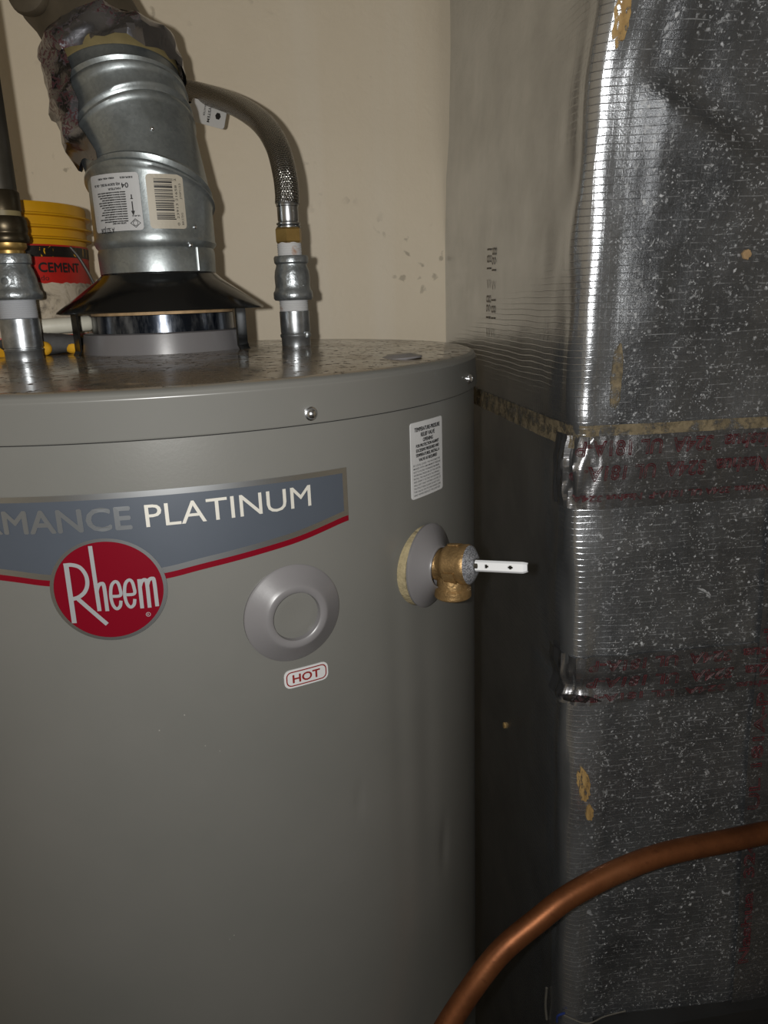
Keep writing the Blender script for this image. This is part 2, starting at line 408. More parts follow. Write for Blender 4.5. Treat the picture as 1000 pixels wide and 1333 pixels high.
def rrect(w, h, r, n=5):
    """rounded rectangle outline centred on 0"""
    out = []
    for cx, cy, a in ((w / 2 - r, h / 2 - r, 0), (-w / 2 + r, h / 2 - r, 90), (-w / 2 + r, -h / 2 + r, 180), (w / 2 - r, -h / 2 + r, 270)):
        for i in range(n + 1):
            b = math.radians(a + 90 * i / n); out.append((cx + r * math.cos(b), cy + r * math.sin(b)))
    return out

def flat_fill(outline, mapf, off, rings=6):
    """filled (star-shaped) outline mapped through mapf(a,b,off)"""
    dense = []
    for (a0, b0), (a1, b1) in zip(outline, outline[1:] + outline[:1]):
        k = max(1, int(math.hypot(a1 - a0, b1 - b0) / 0.0035)); dense += [(a0 + (a1 - a0) * i / k, b0 + (b1 - b0) * i / k) for i in range(k)]
    outline = dense
    cx = sum(p[0] for p in outline) / len(outline); cy = sum(p[1] for p in outline) / len(outline); n = len(outline)
    V = [mapf(cx, cy, off)]; F = []
    for k in range(1, rings + 1):
        for a, b in outline: V.append(mapf(cx + (a - cx) * k / rings, cy + (b - cy) * k / rings, off))
    for i in range(n): F.append((0, 1 + i, 1 + (i + 1) % n))
    for k in range(rings - 1):
        for i in range(n):
            a = 1 + k * n + i; b = 1 + k * n + (i + 1) % n
            F.append((a, a + n, b + n, b))
    # a thin edge down to the surface
    base = len(V)
    for a, b in outline: V.append(mapf(a, b, 0.0))
    e = 1 + (rings - 1) * n
    for i in range(n): F.append((e + i, base + i, base + (i + 1) % n, e + (i + 1) % n))
    return V, F

def flat_ring(o1, o2, mapf, off):
    d1 = []; d2 = []
    for i in range(len(o1)):
        p, q = o1[i], o1[(i + 1) % len(o1)]; p2, q2 = o2[i], o2[(i + 1) % len(o2)]
        k = max(1, int(math.hypot(q[0] - p[0], q[1] - p[1]) / 0.003))
        for j in range(k):
            t = j / k; d1.append((p[0] + (q[0] - p[0]) * t, p[1] + (q[1] - p[1]) * t)); d2.append((p2[0] + (q2[0] - p2[0]) * t, p2[1] + (q2[1] - p2[1]) * t))
    o1, o2 = d1, d2; n = len(o1)
    V = [mapf(a, b, off) for a, b in o1] + [mapf(a, b, off) for a, b in o2]
    return V, [(i, (i + 1) % n, n + (i + 1) % n, n + i) for i in range(n)]

def stroke(pts, w, mapf, off, per=6):
    """flat pen stroke"""
    P = [Vector((p[0], p[1], 0)) for p in pts]
    if len(P) > 2: P = catmull(P, per)
    else: P = [P[0].lerp(P[1], i / 6) for i in range(7)]
    V = []; F = []
    for i, p in enumerate(P):
        t = (P[min(i + 1, len(P) - 1)] - P[max(i - 1, 0)]).normalized(); nrm = Vector((-t.y, t.x, 0)) * (w / 2)
        a = p + nrm; b = p - nrm
        V += [mapf(a.x, a.y, off), mapf(b.x, b.y, off)]
    for i in range(len(P) - 1): F.append((2 * i, 2 * i + 1, 2 * i + 3, 2 * i + 2))
    return V, F

_tc = {}
def text2d(s, bold=0.0, outline=0.0):
    key = (s, bold, outline)
    if key in _tc: return _tc[key]
    cu = bpy.data.curves.new('t', 'FONT'); cu.body = s; cu.size = 1.0; cu.resolution_u = 3
    if outline:
        cu.fill_mode = 'NONE'; cu.bevel_depth = outline; cu.bevel_resolution = 0
    else: cu.offset = bold
    o = bpy.data.objects.new('t', cu); COL.objects.link(o)
    dg = bpy.context.evaluated_depsgraph_get(); dg.update()
    me = bpy.data.meshes.new_from_object(o.evaluated_get(dg))
    V = [tuple(v.co) for v in me.vertices]; F = [tuple(p.vertices) for p in me.polygons]
    bpy.data.objects.remove(o); bpy.data.curves.remove(cu); bpy.data.meshes.remove(me)
    if not V: V = [(0, 0, 0)]
    x0 = min(v[0] for v in V); x1 = max(v[0] for v in V)
    _tc[key] = (V, F, x0, x1); return _tc[key]

CAP = 0.729   # cap height of the built-in font at size 1
def fat_text(s, x, y, w, h, mapf, off, d, **kw):
    return merge(*[text_geo(s, x + i * d, y + j * d, w, h, mapf, off + 0.00003 * k, **kw) for k, (i, j) in enumerate(((0, 0), (-1, 0), (1, 0), (0, -1), (0, 1)))])
def text_geo(s, x, y, w, h, mapf, off, bold=0.0, outline=0.0, rot=0, shear=0.0):
    """text whose baseline-left is (x,y), fitted to width w and cap height h; rot turns it in the surface"""
    V, F, x0, x1 = text2d(s, bold, outline)
    sy = h / CAP; sx = (w / (x1 - x0)) if w else sy
    ca, sa = math.cos(rot), math.sin(rot); out = []
    for v in V:
        a = (v[0] - x0) * sx + v[1] * sy * shear; b = v[1] * sy
        out.append(mapf(x + a * ca - b * sa, y + a * sa + b * ca, off + v[2] * sy))
    return out, F

# ------------------------------------------------------------------ the room
YW = 0.32
def structure(name, V, F, mat):
    return link(name, V, F, mat, None, (0, 0, 0), smooth=0, kind='structure')
structure('floor', *box((0.25, -0.9, -0.05), 2.9, 2.6, 0.1), 'concrete')
structure('wall_back', *box((0.25, YW + 0.06, 1.2), 2.9, 0.12, 2.4), 'wall')
structure('wall_left', *box((-1.06, -0.9, 1.2), 0.12, 2.44, 2.4), 'wall')
structure('wall_right', *box((1.56, -0.9, 1.2), 0.12, 2.44, 2.4), 'wall')
structure('ceiling', *box((0.25, -0.9, 2.45), 2.9, 2.6, 0.1), 'ceiling')

# ------------------------------------------------------------------ water heater
DOME = 0.0068
def lid_z(r): return TOP + DOME * (1 - (r / 0.262) ** 2) - 0.0

HB = (0.0, 0.0, 0.0)
heater = thing('water_heater', HB, 'tall grey cylindrical water heater with a red round emblem and slate name badge', 'water heater')
UPF = frame((0, 0, 0), (0, 0, 1))

def dent(th, z):
    d = 0.0
    for t0, z0, st, sz, a in ((29.2, TOP - 0.302, 0.55, 0.006, 0.0016), (50, TOP - 0.40, 1.4, 0.02, 0.0014), (45, TOP - 0.30, 2.5, 0.10, 0.0010), (38, TOP - 0.25, 2.0, 0.16, 0.0007)):
        d += a * math.exp(-((th - t0) / st) ** 2 - ((z - z0) / sz) ** 2)
    return d
def shell_mesh():
    ths = [-180 + i * 3 for i in range(61)] + [3 + i * 0.75 for i in range(88)] + [69 + i * 3 for i in range(37)]
    zs = [0.10 + i * 0.05 for i in range(18)] + [1.0 + i * 0.01 for i in range(44)]
    V = []; F = []
    m = len(ths)
    for z in zs:
        for th in ths:
            a = math.radians(th); r = R - dent(th, z); V.append((r * math.sin(a), -r * math.cos(a), z))
    for j in range(len(zs) - 1):
        for i in range(m):
            F.append((j * m + i, j * m + (i + 1) % m, (j + 1) * m + (i + 1) % m, (j + 1) * m + i))
    return V, F
link('tank_shell', *shell_mesh(), 'enamel', heater)
link('base_ring', *lathe([(0.262, 0.0), (0.274, 0.0), (0.274, 0.10), (0.262, 0.105)], UPF, 96, True), 'gap', heater)
prof = [(0.268, TOP - 0.0275), (0.2722, TOP - 0.028), (0.2726, TOP - 0.027), (0.2714, TOP - 0.0066), (0.2718, TOP - 0.0058), (0.2717, TOP - 0.0050), (0.2710, TOP - 0.0042)]
for i in range(1, 8):
    a = math.pi / 2 * i / 7; prof.append((0.2710 - 0.0081 * (1 - math.cos(a)), TOP - 0.0042 + 0.0042 * math.sin(a)))
for i in range(1, 25):
    r = 0.2629 * (1 - i / 24); prof.append((max(r, 0.0005), TOP + DOME * (1 - (r / 0.2629) ** 2)))
lid = link('top_lid', *lathe(prof, UPF, 160), 'lid', heater, smooth=50)

link('lid_seam', *lathe([(0.2698, TOP - 0.0277), (0.2708, TOP - 0.0281), (0.2708, TOP - 0.0288), (0.2698, TOP - 0.0290)], UPF, 160), 'gap', heater)
def shell(s, z, off):
    """point on the shell: s metres round from the front, z metres from the rim"""
    a = s / R; r = R + off
    return Vector((r * math.sin(a), -r * math.cos(a), TOP + z))
def shell_frame(th, z, off=0.0, tilt=0.0, turn=0.0):
    a = math.radians(th); p = Vector(((R + off) * math.sin(a), -(R + off) * math.cos(a), TOP + z))
    b = math.radians(th + turn); n = Vector((math.sin(b) * math.cos(tilt), -math.cos(b) * math.cos(tilt), math.sin(tilt)))
    return frame(p, n, (math.cos(b), math.sin(b), 0))

# lid screws
def screw(th, z, r=0.0034):
    fr = shell_frame(th, z, 0.0019)
    s = link('lid_screw', *lathe([(r * 1.25, 0), (r * 1.25, 0.0008), (r, 0.0012), (r * 0.92, 0.0026), (r * 0.6, 0.0036), (0.0001, 0.004)], fr, 18), 'chrome', lid, label='small bright hex-head screw')
for th in (24.5, 62.6, 100, 140, 180, -140, -100, -62, -24): screw(th, -0.022 if th < 50 else -0.019)

# knock-out cover on the lid (right rear)
kc = Vector((0.185, -0.146)); kz = lid_z(kc.length)
fr = frame((kc.x, kc.y, kz - 0.0008), (-0.05, 0.012, 1))
link('plug_cover', *lathe([(0.0165, 0), (0.0160, 0.0012), (0.010, 0.0026), (0.009, 0.0032), (0.0001, 0.0032)], fr, 36), 'grey_plastic', heater, label='low round grey plastic cap on the lid')

# flue collar and flue ring
cz = lid_z(0.065)
FLF = frame((0.003, 0, 0), (0, 0, 1))
link('flue_collar', *lathe([(0.0695, cz - 0.003), (0.069, cz + 0.004), (0.0675, cz + 0.0155), (0.066, cz + 0.0165), (0.057, cz + 0.0165)], FLF, 72), 'grey_plastic', heater)
link('flue_ring', *lathe([(0.060, cz + 0.010), (0.0595, cz + 0.030), (0.0575, cz + 0.0308), (0.0575, cz + 0.010)], FLF, 72), 'flue_ring', heater, label='dark blued steel flue outlet')
link('flue_edge', *lathe([(0.0595, cz + 0.0305), (0.0600, cz + 0.0335), (0.050, cz + 0.0345), (0.048, cz + 0.031)], FLF, 72), 'rust_rim', heater, label='rust-brown rim of the flue')

# name badge: slate field, silver border, red sweep
EM = -0.0113
def top_e(s): return -0.0572 - 0.9 * (s - EM) ** 2 * 0.07
def bot_e(s):
    x = abs(s - EM)
    pts = [(0.0, -0.1120), (0.034, -0.1112), (0.05, -0.1083), (0.075, -0.1054), (0.114, -0.1006), (0.1505, -0.0930)]
    for (a, za), (b, zb) in zip(pts, pts[1:]):
        if x <= b: return za + (zb - za) * (x - a) / (b - a)
    return pts[-1][1]
def smooth_bot(s): return (bot_e(s - 0.008) + bot_e(s - 0.004) + bot_e(s) + bot_e(s + 0.004) + bot_e(s + 0.008)) / 5
HALF = 0.1505
def strip(lo, hi, s0, s1, off, n=140, rows=2, edge=True):
    def fn(u, v):
        s = s0 + (s1 - s0) * u; a = lo(s); b = hi(s); return shell(s, a + (b - a) * v, off)
    return sheet(fn, n, rows)
badge = link('name_badge', *strip(lambda s: smooth_bot(s) + 0.0070, lambda s: top_e(s) - 0.0032, EM - HALF + 0.003, EM + HALF - 0.003, 0.0009), 'badge_grey', heater, smooth=0, label='long slate-grey badge across the front')
for p in badge.data.polygons: p.use_smooth = True
b_top = strip(lambda s: top_e(s) - 0.0034, top_e, EM - HALF, EM + HALF, 0.0010)
b_bot = strip(lambda s: smooth_bot(s) + 0.0036, lambda s: smooth_bot(s) + 0.0072, EM - HALF, EM + HALF, 0.0010)
b_l = strip(lambda s: smooth_bot(s) + 0.0036, top_e, EM - HALF, EM - HALF + 0.0032, 0.00102, 4)
b_r = strip(lambda s: smooth_bot(s) + 0.0036, top_e, EM + HALF - 0.0032, EM + HALF, 0.00102, 4)
link('silver_border', *merge(b_top, b_bot, b_l, b_r), 'badge_silver', badge)
link('red_sweep', *strip(smooth_bot, lambda s: smooth_bot(s) + 0.0037, EM - HALF, EM + HALF, 0.00095), 'red', badge)
link('lettering', *text_geo('PLATINUM', 0.0140, -0.0786, 0.0985, 0.0140, shell, 0.0013), 'letter_silver', badge, smooth=0, label='pale PLATINUM lettering')
link('lettering', *fat_text('PERFORMANCE', -0.1405, -0.0786, 0.1465, 0.0137, shell, 0.0013, 0.00045), 'letter_dull', badge, smooth=0, label='dull PERFORMANCE lettering')
# emblem
EZ = -0.1145
def em(a, b, off): return shell(EM + a, EZ + b, off)
def ell(r1, r2, n=72): return [(r1 * math.cos(2 * math.pi * i / n), r2 * math.sin(2 * math.pi * i / n)) for i in range(n)]
emblem = link('brand_emblem', *flat_fill(ell(0.0310, 0.0297), em, 0.0018, 8), 'red', heater, label='round red emblem with silver rim', smooth=30)
link('emblem_rim', *flat_ring(ell(0.0330, 0.0314), ell(0.0308, 0.0295), em, 0.0021), 'badge_silver', emblem)
ST = {
 'a': ([(-21.51, 17.72), (-21.8, -19.23)], 3.01),
 'b': ([(-22.95, 16.52), (-18.35, 16.65), (-13.89, 14.82), (-11.26, 9.93), (-11.24, 4.22), (-13.44, -0.37), (-17.16, -3.18), (-20.91, -4.29)], 2.46),
 'c': ([(-18.38, -3.37), (-3.22, -21.06)], 2.69), 'd': ([(-6.66, 27.4), (-6.49, -12.49)], 2.46),
 'e': ([(-6.71, -0.78), (-5.27, 2.99), (-3.37, 4.32), (-2.06, 2.34), (-2.1, -12.81)], 2.30),
 'f': ([(1.15, -3.93), (6.29, -3.66), (6.62, 0.37), (5.83, 4.13), (4.13, 4.95), (2.03, 2.46), (0.97, -3.49), (1.46, -8.99), (3.25, -11.75), (5.39, -10.36), (6.28, -6.95)], 1.98),
 'g': ([(8.81, -3.53), (14.09, -3.33), (14.4, 0.71), (13.6, 4.48), (11.9, 5.32), (9.81, 2.85), (8.79, -3.1), (9.3, -8.61), (11.1, -11.4), (13.23, -10.03), (14.1, -6.63)], 1.98),
 'h': ([(17.83, 5.37), (17.55, -12.83)], 2.30), 'i': ([(17.76, 0.64), (19.06, 3.78), (20.87, 4.63), (21.87, 2.38), (21.74, -12.84)], 2.30),
 'j': ([(21.88, 1.08), (23.17, 4.22), (24.99, 5.06), (26.02, 3.06), (26.05, -12.45)], 2.30)}
geo = [stroke([(x * 0.001, y * 0.001) for x, y in pts], w * 0.00093, em, 0.0022 + 0.00002 * k) for k, (pts, w) in enumerate(ST.values())]
geo.append(flat_ring([(0.0205 + a, -0.0170 + b) for a, b in ell(0.0014, 0.0014, 20)], [(0.0205 + a, -0.0170 + b) for a, b in ell(0.0011, 0.0011, 20)], em, 0.0022))
geo.append(text_geo('R', 0.0199, -0.0177, 0.0012, 0.0014, em, 0.0022))
link('lettering', *merge(*geo), 'emblem_letter', emblem, smooth=0)

# port cover (front right)
fr = shell_frame(20.35, -0.1468, -0.0022)
pc = link('port_cover', *lathe([(0.0322, -0.001), (0.0322, 0.0024), (0.0312, 0.0034), (0.0225, 0.0078), (0.0208, 0.0096), (0.0195, 0.0100), (0.0168, 0.0100), (0.0158, 0.0092), (0.0152, 0.0055)], fr, 72), 'grey_plastic', heater, label='round dished grey plastic port cover')
link('cover_disc', *lathe([(0.0156, 0.0060), (0.0150, 0.0062), (0.010, 0.0058), (0.0001, 0.0056)], fr, 48), 'enamel', pc)
# HOT sticker
def hs(a, b, off): return shell(0.1021 + a, -0.1918 + b - 0.02 * a, off)
stk = link('hot_sticker', *flat_fill(rrect(0.0312, 0.0128, 0.0042, 4), hs, 0.0006, 3), 'paper', heater, smooth=0, label='small white HOT sticker with red border')
link('border_line', *flat_ring(rrect(0.0286, 0.0104, 0.0036, 4), rrect(0.0270, 0.0088, 0.0029, 4), hs, 0.0008), 'ink_red', stk, smooth=0)
link('lettering', *fat_text('HOT', -0.0098, -0.0028, 0.0192, 0.0058, hs, 0.0008, 0.00022), 'ink_red', stk, smooth=0)
# warning label
LS = 0.2195
def wl(a, b, off): return shell(LS + a, -0.0660 + b, off)
wlab = link('warning_label', *flat_fill(rrect(0.0415, 0.0536, 0.0020, 4), wl, 0.0006, 4), 'paper', heater, smooth=0, label='white printed relief valve warning label')
heads = [('TEMPERATURE-PRESSURE', 0.033, 0.0029), ('RELIEF VALVE', 0.018, 0.0029), ('OPENING', 0.013, 0.0027), ('FOR PROTECTION AGAINST', 0.030, 0.0022), ('EXCESSIVE PRESSURES AND', 0.030, 0.0022), ('TEMPERATURES, INSTALL A', 0.031, 0.0022), ('VALVE AS REQUIRED', 0.024, 0.0022)]
body = ['BY LOCAL CODES. THE VALVE MUST BE', 'MARKED WITH A MAXIMUM SET PRESSURE', 'NOT TO EXCEED THE MARKED MAXIMUM', 'WORKING PRESSURE OF THE HEATER.', 'INSTALL THE VALVE INTO THE OPENING', 'AND ORIENT IT SO THAT ANY DISCHARGE', 'WILL EXIT ONLY WITHIN 6 INCHES OF', 'THE STRUCTURAL FLOOR. DO NOT PLUG', 'THE VALVE OR ITS DISCHARGE LINE,', 'AND NEVER REDUCE THE LINE SIZE']
g = []; y = 0.0232
for s, w, h in heads:
    y -= h; g.append(fat_text(s, -w / 2, y, w, h, wl, 0.0008, 0.00013)); y -= 0.0011
y -= 0.0004
for s in body:
    y -= 0.0015; g.append(text_geo(s, -0.0185, y, 0.036 - 0.004 * random.random(), 0.0014, wl, 0.0008, bold=0.004)); y -= 0.00085
link('lettering', *merge(*g), 'ink', wlab, smooth=0)

# relief valve opening: foam ring and flared grey escutcheon
VT, VZ = 45.2, -0.1440
fr = shell_frame(VT - 0.5, VZ, -0.004)
link('foam_ring', *lathe([(0.0290, 0.0), (0.0295, 0.004), (0.0280, 0.0080), (0.018, 0.0085)], fr, 60), 'foam', heater, label='tan foam insulation peeking round the valve port')
fre = shell_frame(VT, VZ, 0.003, tilt=0.02, turn=4.0)
link('valve_escutcheon', *lathe([(0.0305, -0.0005), (0.0308, 0.0010), (0.0295, 0.0022), (0.0160, 0.0088), (0.0152, 0.0105), (0.0142, 0.0105), (0.0140, -0.002)], fre, 60), 'grey_plastic', heater, label='flared grey plastic ring round the relief valve')

# ------------------------------------------------------------------ relief valve
vf = shell_frame(VT + 0.6, VZ + 0.0008, 0.0045, tilt=0.10, turn=6.0)
vo, vx, vy, vz = vf
rv = thing('relief_valve', tuple(vo), 'cast bronze relief valve with a bright lever on the heater side', 'valve')
link('valve_body', *lathe([(0.0095, -0.004), (0.0115, 0.002), (0.0124, 0.005), (0.0114, 0.0065), (0.0114, 0.0095), (0.0122, 0.0108), (0.0138, 0.0130), (0.0142, 0.015), (0.0140, 0.0240), (0.0146, 0.0255), (0.0146, 0.0290), (0.0140, 0.0302), (0.012, 0.0302)], vf, 48), 'bronze', rv)
dn = Vector((0, 0, -1)); of = frame(vo + vz * 0.0165, dn, tuple(vx))
link('outlet', *lathe([(0.009, 0.002), (0.0112, 0.010), (0.0116, 0.0165), (0.0132, 0.0180), (0.0134, 0.0235), (0.0126, 0.0245), (0.0098, 0.0245), (0.0094, 0.012)], of, 40), 'bronze', rv)
# raised cast panel on the side facing the room
side = (vy if vy.y < 0 else -vy)
def vpan(a, b, off):
    ang = a / 0.0142; rr = 0.0141 + off
    c = vx * (math.sin(ang)) + vy * (math.cos(ang))
    return vo + vz * (0.0165 + b) + c * rr
pn = link('cast_panel', *merge(*[flat_fill([(x0 + p[0], p[1] + 0.002) for p in rrect(0.011, 0.0090, 0.0012, 3)], vpan, 0.0009, 2) for x0 in (0.0040, -0.0300)]), 'bronze', rv, smooth=0)
pl = link('etched_disc', *lathe([(0.0143, 0.0296), (0.0134, 0.0310), (0.009, 0.0338), (0.0060, 0.0348), (0.0001, 0.0348)], vf, 48), 'plate', rv, label='domed metal rating plate with fine markings')
link('stem', *lathe([(0.0046, 0.0340), (0.0046, 0.0375), (0.0030, 0.0390), (0.0001, 0.0395)], vf, 20), 'dark_pipe', rv)
# lever: folded strip with two holes
lx = vz; lz = Vector((-0.30, -0.93, 0.20)); lz = (lz - lx * lz.dot(lx)).normalized(); ly = lz.cross(lx)
lo_ = vo + vz * 0.0355 + lz * 0.0042
def lever():
    L, Hh = 0.0375, 0.0040; nx = 40; ny = 12; holes = [(0.0085, 0.0, 0.0014), (0.0262, 0.0, 0.0015)]
    V = []; F = []
    xs = [L * i / nx for i in range(nx + 1)]; ys = [-Hh + 2 * Hh * j / ny for j in range(ny + 1)]
    for t in (0.0, -0.0011):
        for y_ in ys:
            for x_ in xs:
                fold = -0.0016 * max(0, abs(y_) / Hh - 0.72) / 0.28
                tip = -0.0022 * max(0, x_ / L - 0.93) / 0.07
                w = 1.0 if x_ < L * 0.9 else 1.0 - 0.25 * ((x_ - L * 0.9) / (L * 0.1)) ** 2
                V.append(lo_ + lx * x_ + ly * (y_ * w) + lz * (t + fold + tip))
    n = (nx + 1) * (ny + 1); skip = set()
    for j in range(ny):
        for i in range(nx):
            cx = (xs[i] + xs[i + 1]) / 2; cy = (ys[j] + ys[j + 1]) / 2
            if any((cx - a) ** 2 + (cy - b) ** 2 < r * r for a, b, r in holes): skip.add((i, j))
    for j in range(ny):
        for i in range(nx):
            if (i, j) in skip: continue
            q = (j * (nx + 1) + i, j * (nx + 1) + i + 1, (j + 1) * (nx + 1) + i + 1, (j + 1) * (nx + 1) + i)
            F.append(q); F.append(tuple(k + n for k in reversed(q)))
            for (di, dj, a, b) in ((0, -1, q[0], q[1]), (1, 0, q[1], q[2]), (0, 1, q[2], q[3]), (-1, 0, q[3], q[0])):
                ii, jj = i + di, j + dj
                if (ii, jj) in skip or not (0 <= ii < nx and 0 <= jj < ny): F.append((a, b, b + n, a + n))
    return V, F
link('lever', *lever(), 'lever', rv, label='bright chrome lever with two holes', smooth=25)

# ------------------------------------------------------------------ draft hood
hood = thing('draft_hood', (0, 0, cz), 'black conical draft hood on strip legs over the heater flue', 'draft hood')
hz0 = TOP + 0.0395; hz1 = TOP + 0.0700
link('cone', *lathe([(0.0853, hz0 + 0.0012), (0.0865, hz0), (0.0860, hz0 + 0.0016), (0.0530, hz1 - 0.006), (0.0475, hz1 - 0.001), (0.0465, hz1 + 0.010), (0.0450, hz1 + 0.010), (0.0460, hz1 - 0.003), (0.0520, hz1 - 0.008), (0.0853, hz0 + 0.0012)], FLF, 96), 'black_enamel', hood)
for a in (-62, 62, 122, -122):
    t = math.radians(a); n = Vector((math.sin(t), -math.cos(t), 0)); tx = Vector((math.cos(t), math.sin(t), 0))
    rr = 0.0745; zb = lid_z(rr) - 0.0004
    pts = [(rr + 0.002, zb), (rr, zb + 0.004), (rr, hz0 + 0.006), (rr - 0.010, hz0 + 0.0125)]
    V = []; F = []
    for r_, z_ in pts:
        for w in (-0.0075, 0.0075):
            for th_ in (0, 0.0016): V.append(n * (r_ + th_) + tx * w + Vector((0.003, 0, z_)))
    for i in range(3):
        k = 4 * i; F += [(k, k + 2, k + 6, k + 4), (k + 1, k + 5, k + 7, k + 3), (k, k + 4, k + 5, k + 1), (k + 2, k + 3, k + 7, k + 6)]
    F += [(0, 1, 3, 2), (12, 14, 15, 13)]
    link('leg', V, F, 'black_enamel', hood, smooth=0)

# ------------------------------------------------------------------ vent pipe (adjustable elbow)
vent = thing('vent_pipe', (0, 0, TOP + 0.07), 'galvanised adjustable vent elbow with two stickers rising from the draft hood', 'pipe')
def ring_frame(c, n): return frame(Vector((c[0], c[1], TOP + c[2])), n, (1, 0, 0))
def loft(stations, n=64):
    """stations: (centre xyz rel rim, normal, radius)"""
    V = []; F = []
    for c, nn, r in stations:
        o, x, y, z = ring_frame(c, nn)
        for i in range(n):
            a = 2 * math.pi * i / n; V.append(o + x * (r * math.cos(a)) + y * (r * math.sin(a)))
    for j in range(len(stations) - 1):
        for i in range(n): F.append((j * n + i, j * n + (i + 1) % n, (j + 1) * n + (i + 1) % n, (j + 1) * n + i))
    return V, F
PR = 0.0515
def section(c0, n0, c1, n1, prof):
    """prof: [(t, radius)]"""
    c0, n0, c1, n1 = map(Vector, (c0, n0, c1, n1))
    return loft([(c0.lerp(c1, t), n0.lerp(n1, t).normalized(), r) for t, r in prof])
Z = (0, 0, 1)
A0 = (0.003, 0, 0.0695); A1 = (0.003, 0, 0.0890)
B0 = (0.003, 0.000, 0.1335); B1 = (0.003, 0.001, 0.1385); C0 = (-0.006, 0.012, 0.1800); C1 = (-0.0065, 0.0125, 0.1870); D0 = (-0.0115, 0.0175, 0.2095); E0 = (-0.0150, 0.0215, 0.2260)
nB = (0.18, 0.40, 1); nB1 = (0.13, 0.47, 1); nC = (-0.34, 0.54, 1); nC1 = (-0.33, 0.50, 1); nD = (-0.13, 0.39, 1); nE = (-0.07, 0.32, 1)
link('end_sleeve', *section(A0, Z, A1, Z, [(0, 0.0470), (0.03, 0.0476), (0.85, 0.0480), (1, 0.0470)]), 'galv', vent)
link('gore', *section(A1, Z, B0, nB, [(0, 0.0470), (0.04, 0.0486), (0.10, 0.0500), (0.16, 0.0492), (0.88, 0.0496), (0.92, 0.0504), (0.95, 0.0524), (0.98, 0.0524), (1.0, 0.0506)]), 'galv', vent)
link('gore', *section(B0, nB, B1, nB1, [(0, 0.0502), (0.3, 0.0488), (0.5, 0.0500), (0.7, 0.0508), (0.9, 0.0500), (1.0, 0.0490)]), 'galv', vent)
link('gore', *section(B1, nB1, C0, nC, [(0, 0.0490), (0.84, 0.0486), (0.88, 0.0494), (0.92, 0.0508), (0.97, 0.0506), (1, 0.0492)]), 'galv', vent)
link('gore', *section(C0, nC, C1, nC1, [(0, 0.0490), (0.4, 0.0494), (0.6, 0.0506), (0.85, 0.0504), (1, 0.0488)]), 'galv', vent)
link('gore', *section(C1, nC1, D0, nD, [(0, 0.0488), (0.5, 0.0484), (0.62, 0.0490), (0.74, 0.0504), (0.86, 0.0502), (0.93, 0.0490), (1, 0.0496)]), 'galv', vent)
link('gore', *section(D0, nD, E0, nE, [(0, 0.0494), (0.1, 0.0502), (0.25, 0.0488), (1, 0.0484)]), 'galv', vent)
# seam, crimp marks and screws
def on_pipe(phi, h, r=0.0496):
    """on the lower straight section; phi degrees from the front, h metres above the rim"""
    a = math.radians(phi); return Vector((0.003 + r * math.sin(a), -r * math.cos(a), TOP + h))
def vlab(a0, h0, r=0.0497):
    def f(a, b, off): return on_pipe(a0 + math.degrees(a / r), h0 + b, r + off)
    return f
link('seam', *sheet(lambda u, v: on_pipe(46 + 3 * u, 0.0705 + 0.0180 * v, 0.0480 + 0.0016 * math.sin(math.pi * u)), 4, 3), 'galv', vent)
for ph, h in ((40, 0.0900), (47, 0.104), (20, 0.176)):
    p = on_pipe(ph, h, 0.0496) if h < 0.15 else on_pipe(ph, h, 0.0490) + Vector((-0.006, 0.009, 0))
    n = (p - Vector((0.003, 0, p.z))); link('rivet', *lathe([(0.0017, -0.001), (0.0016, 0.0004), (0.0009, 0.0010), (0.0001, 0.0011)], frame(p, n), 10), 'chrome', vent)
l1 = vlab(-29, 0.1222); W1, H1 = 0.0470, 0.0420
lab = link('spec_sticker', *flat_fill(rrect(W1, H1, 0.0025, 3), l1, 0.0004, 8), 'paper', vent, smooth=0, label='white spec sticker stuck on upside down')
g = []
def up(s, x, y, w, h, f, bold=0.0): g.append(fat_text(s, x, y * 0.84, w, h * 0.9, f, 0.0006, 0.00010, rot=math.pi))
up('04', 0.0150, 0.0162, 0.0055, 0.0042, l1, 0.02); up('SERIES', 0.0190, 0.0215, 0.0100, 0.0014, l1)
up('MODELO - MODEL - MODELE', 0.0040, 0.0216, 0.0160, 0.0013, l1); up('ADJ. ELBOW 90 DEG. - GA. 26', 0.0085, 0.0165, 0.0260, 0.0020, l1, 0.01); up('HAUTEUR', 0.0085, 0.0125, 0.0110, 0.0017, l1)
yy = 0.0090
for i in range(13):
    w = 0.027 - 0.006 * random.random(); up('minimum clearance to combustible materials as tested', 0.0120, yy, w, 0.0012, l1); yy -= 0.0021
up('A SD.JDR', -0.0010, -0.0218, 0.0150, 0.0042, l1, 0.03); up('LISTED GAS VENT', 0.0100, -0.0178, 0.0120, 0.0012, l1); up('UL-441 C', 0.0215, -0.0120, 0.0060, 0.0012, l1)
link('lettering', *merge(*g), 'ink', lab, smooth=0)
arrow = merge(stroke([(0.0165, 0.0000), (0.0165, -0.0085)], 0.0009, l1, 0.0006), flat_fill([(0.0150, -0.0068), (0.0180, -0.0068), (0.0165, -0.0105)], l1, 0.0006, 1), stroke([(0.0165, 0.0050), (0.0165, 0.0018)], 0.0009, l1, 0.0006), stroke([(0.0154, 0.0020), (0.0176, 0.0020)], 0.0006, l1, 0.0006))
link('flow_arrow', *arrow, 'ink', lab, smooth=0)
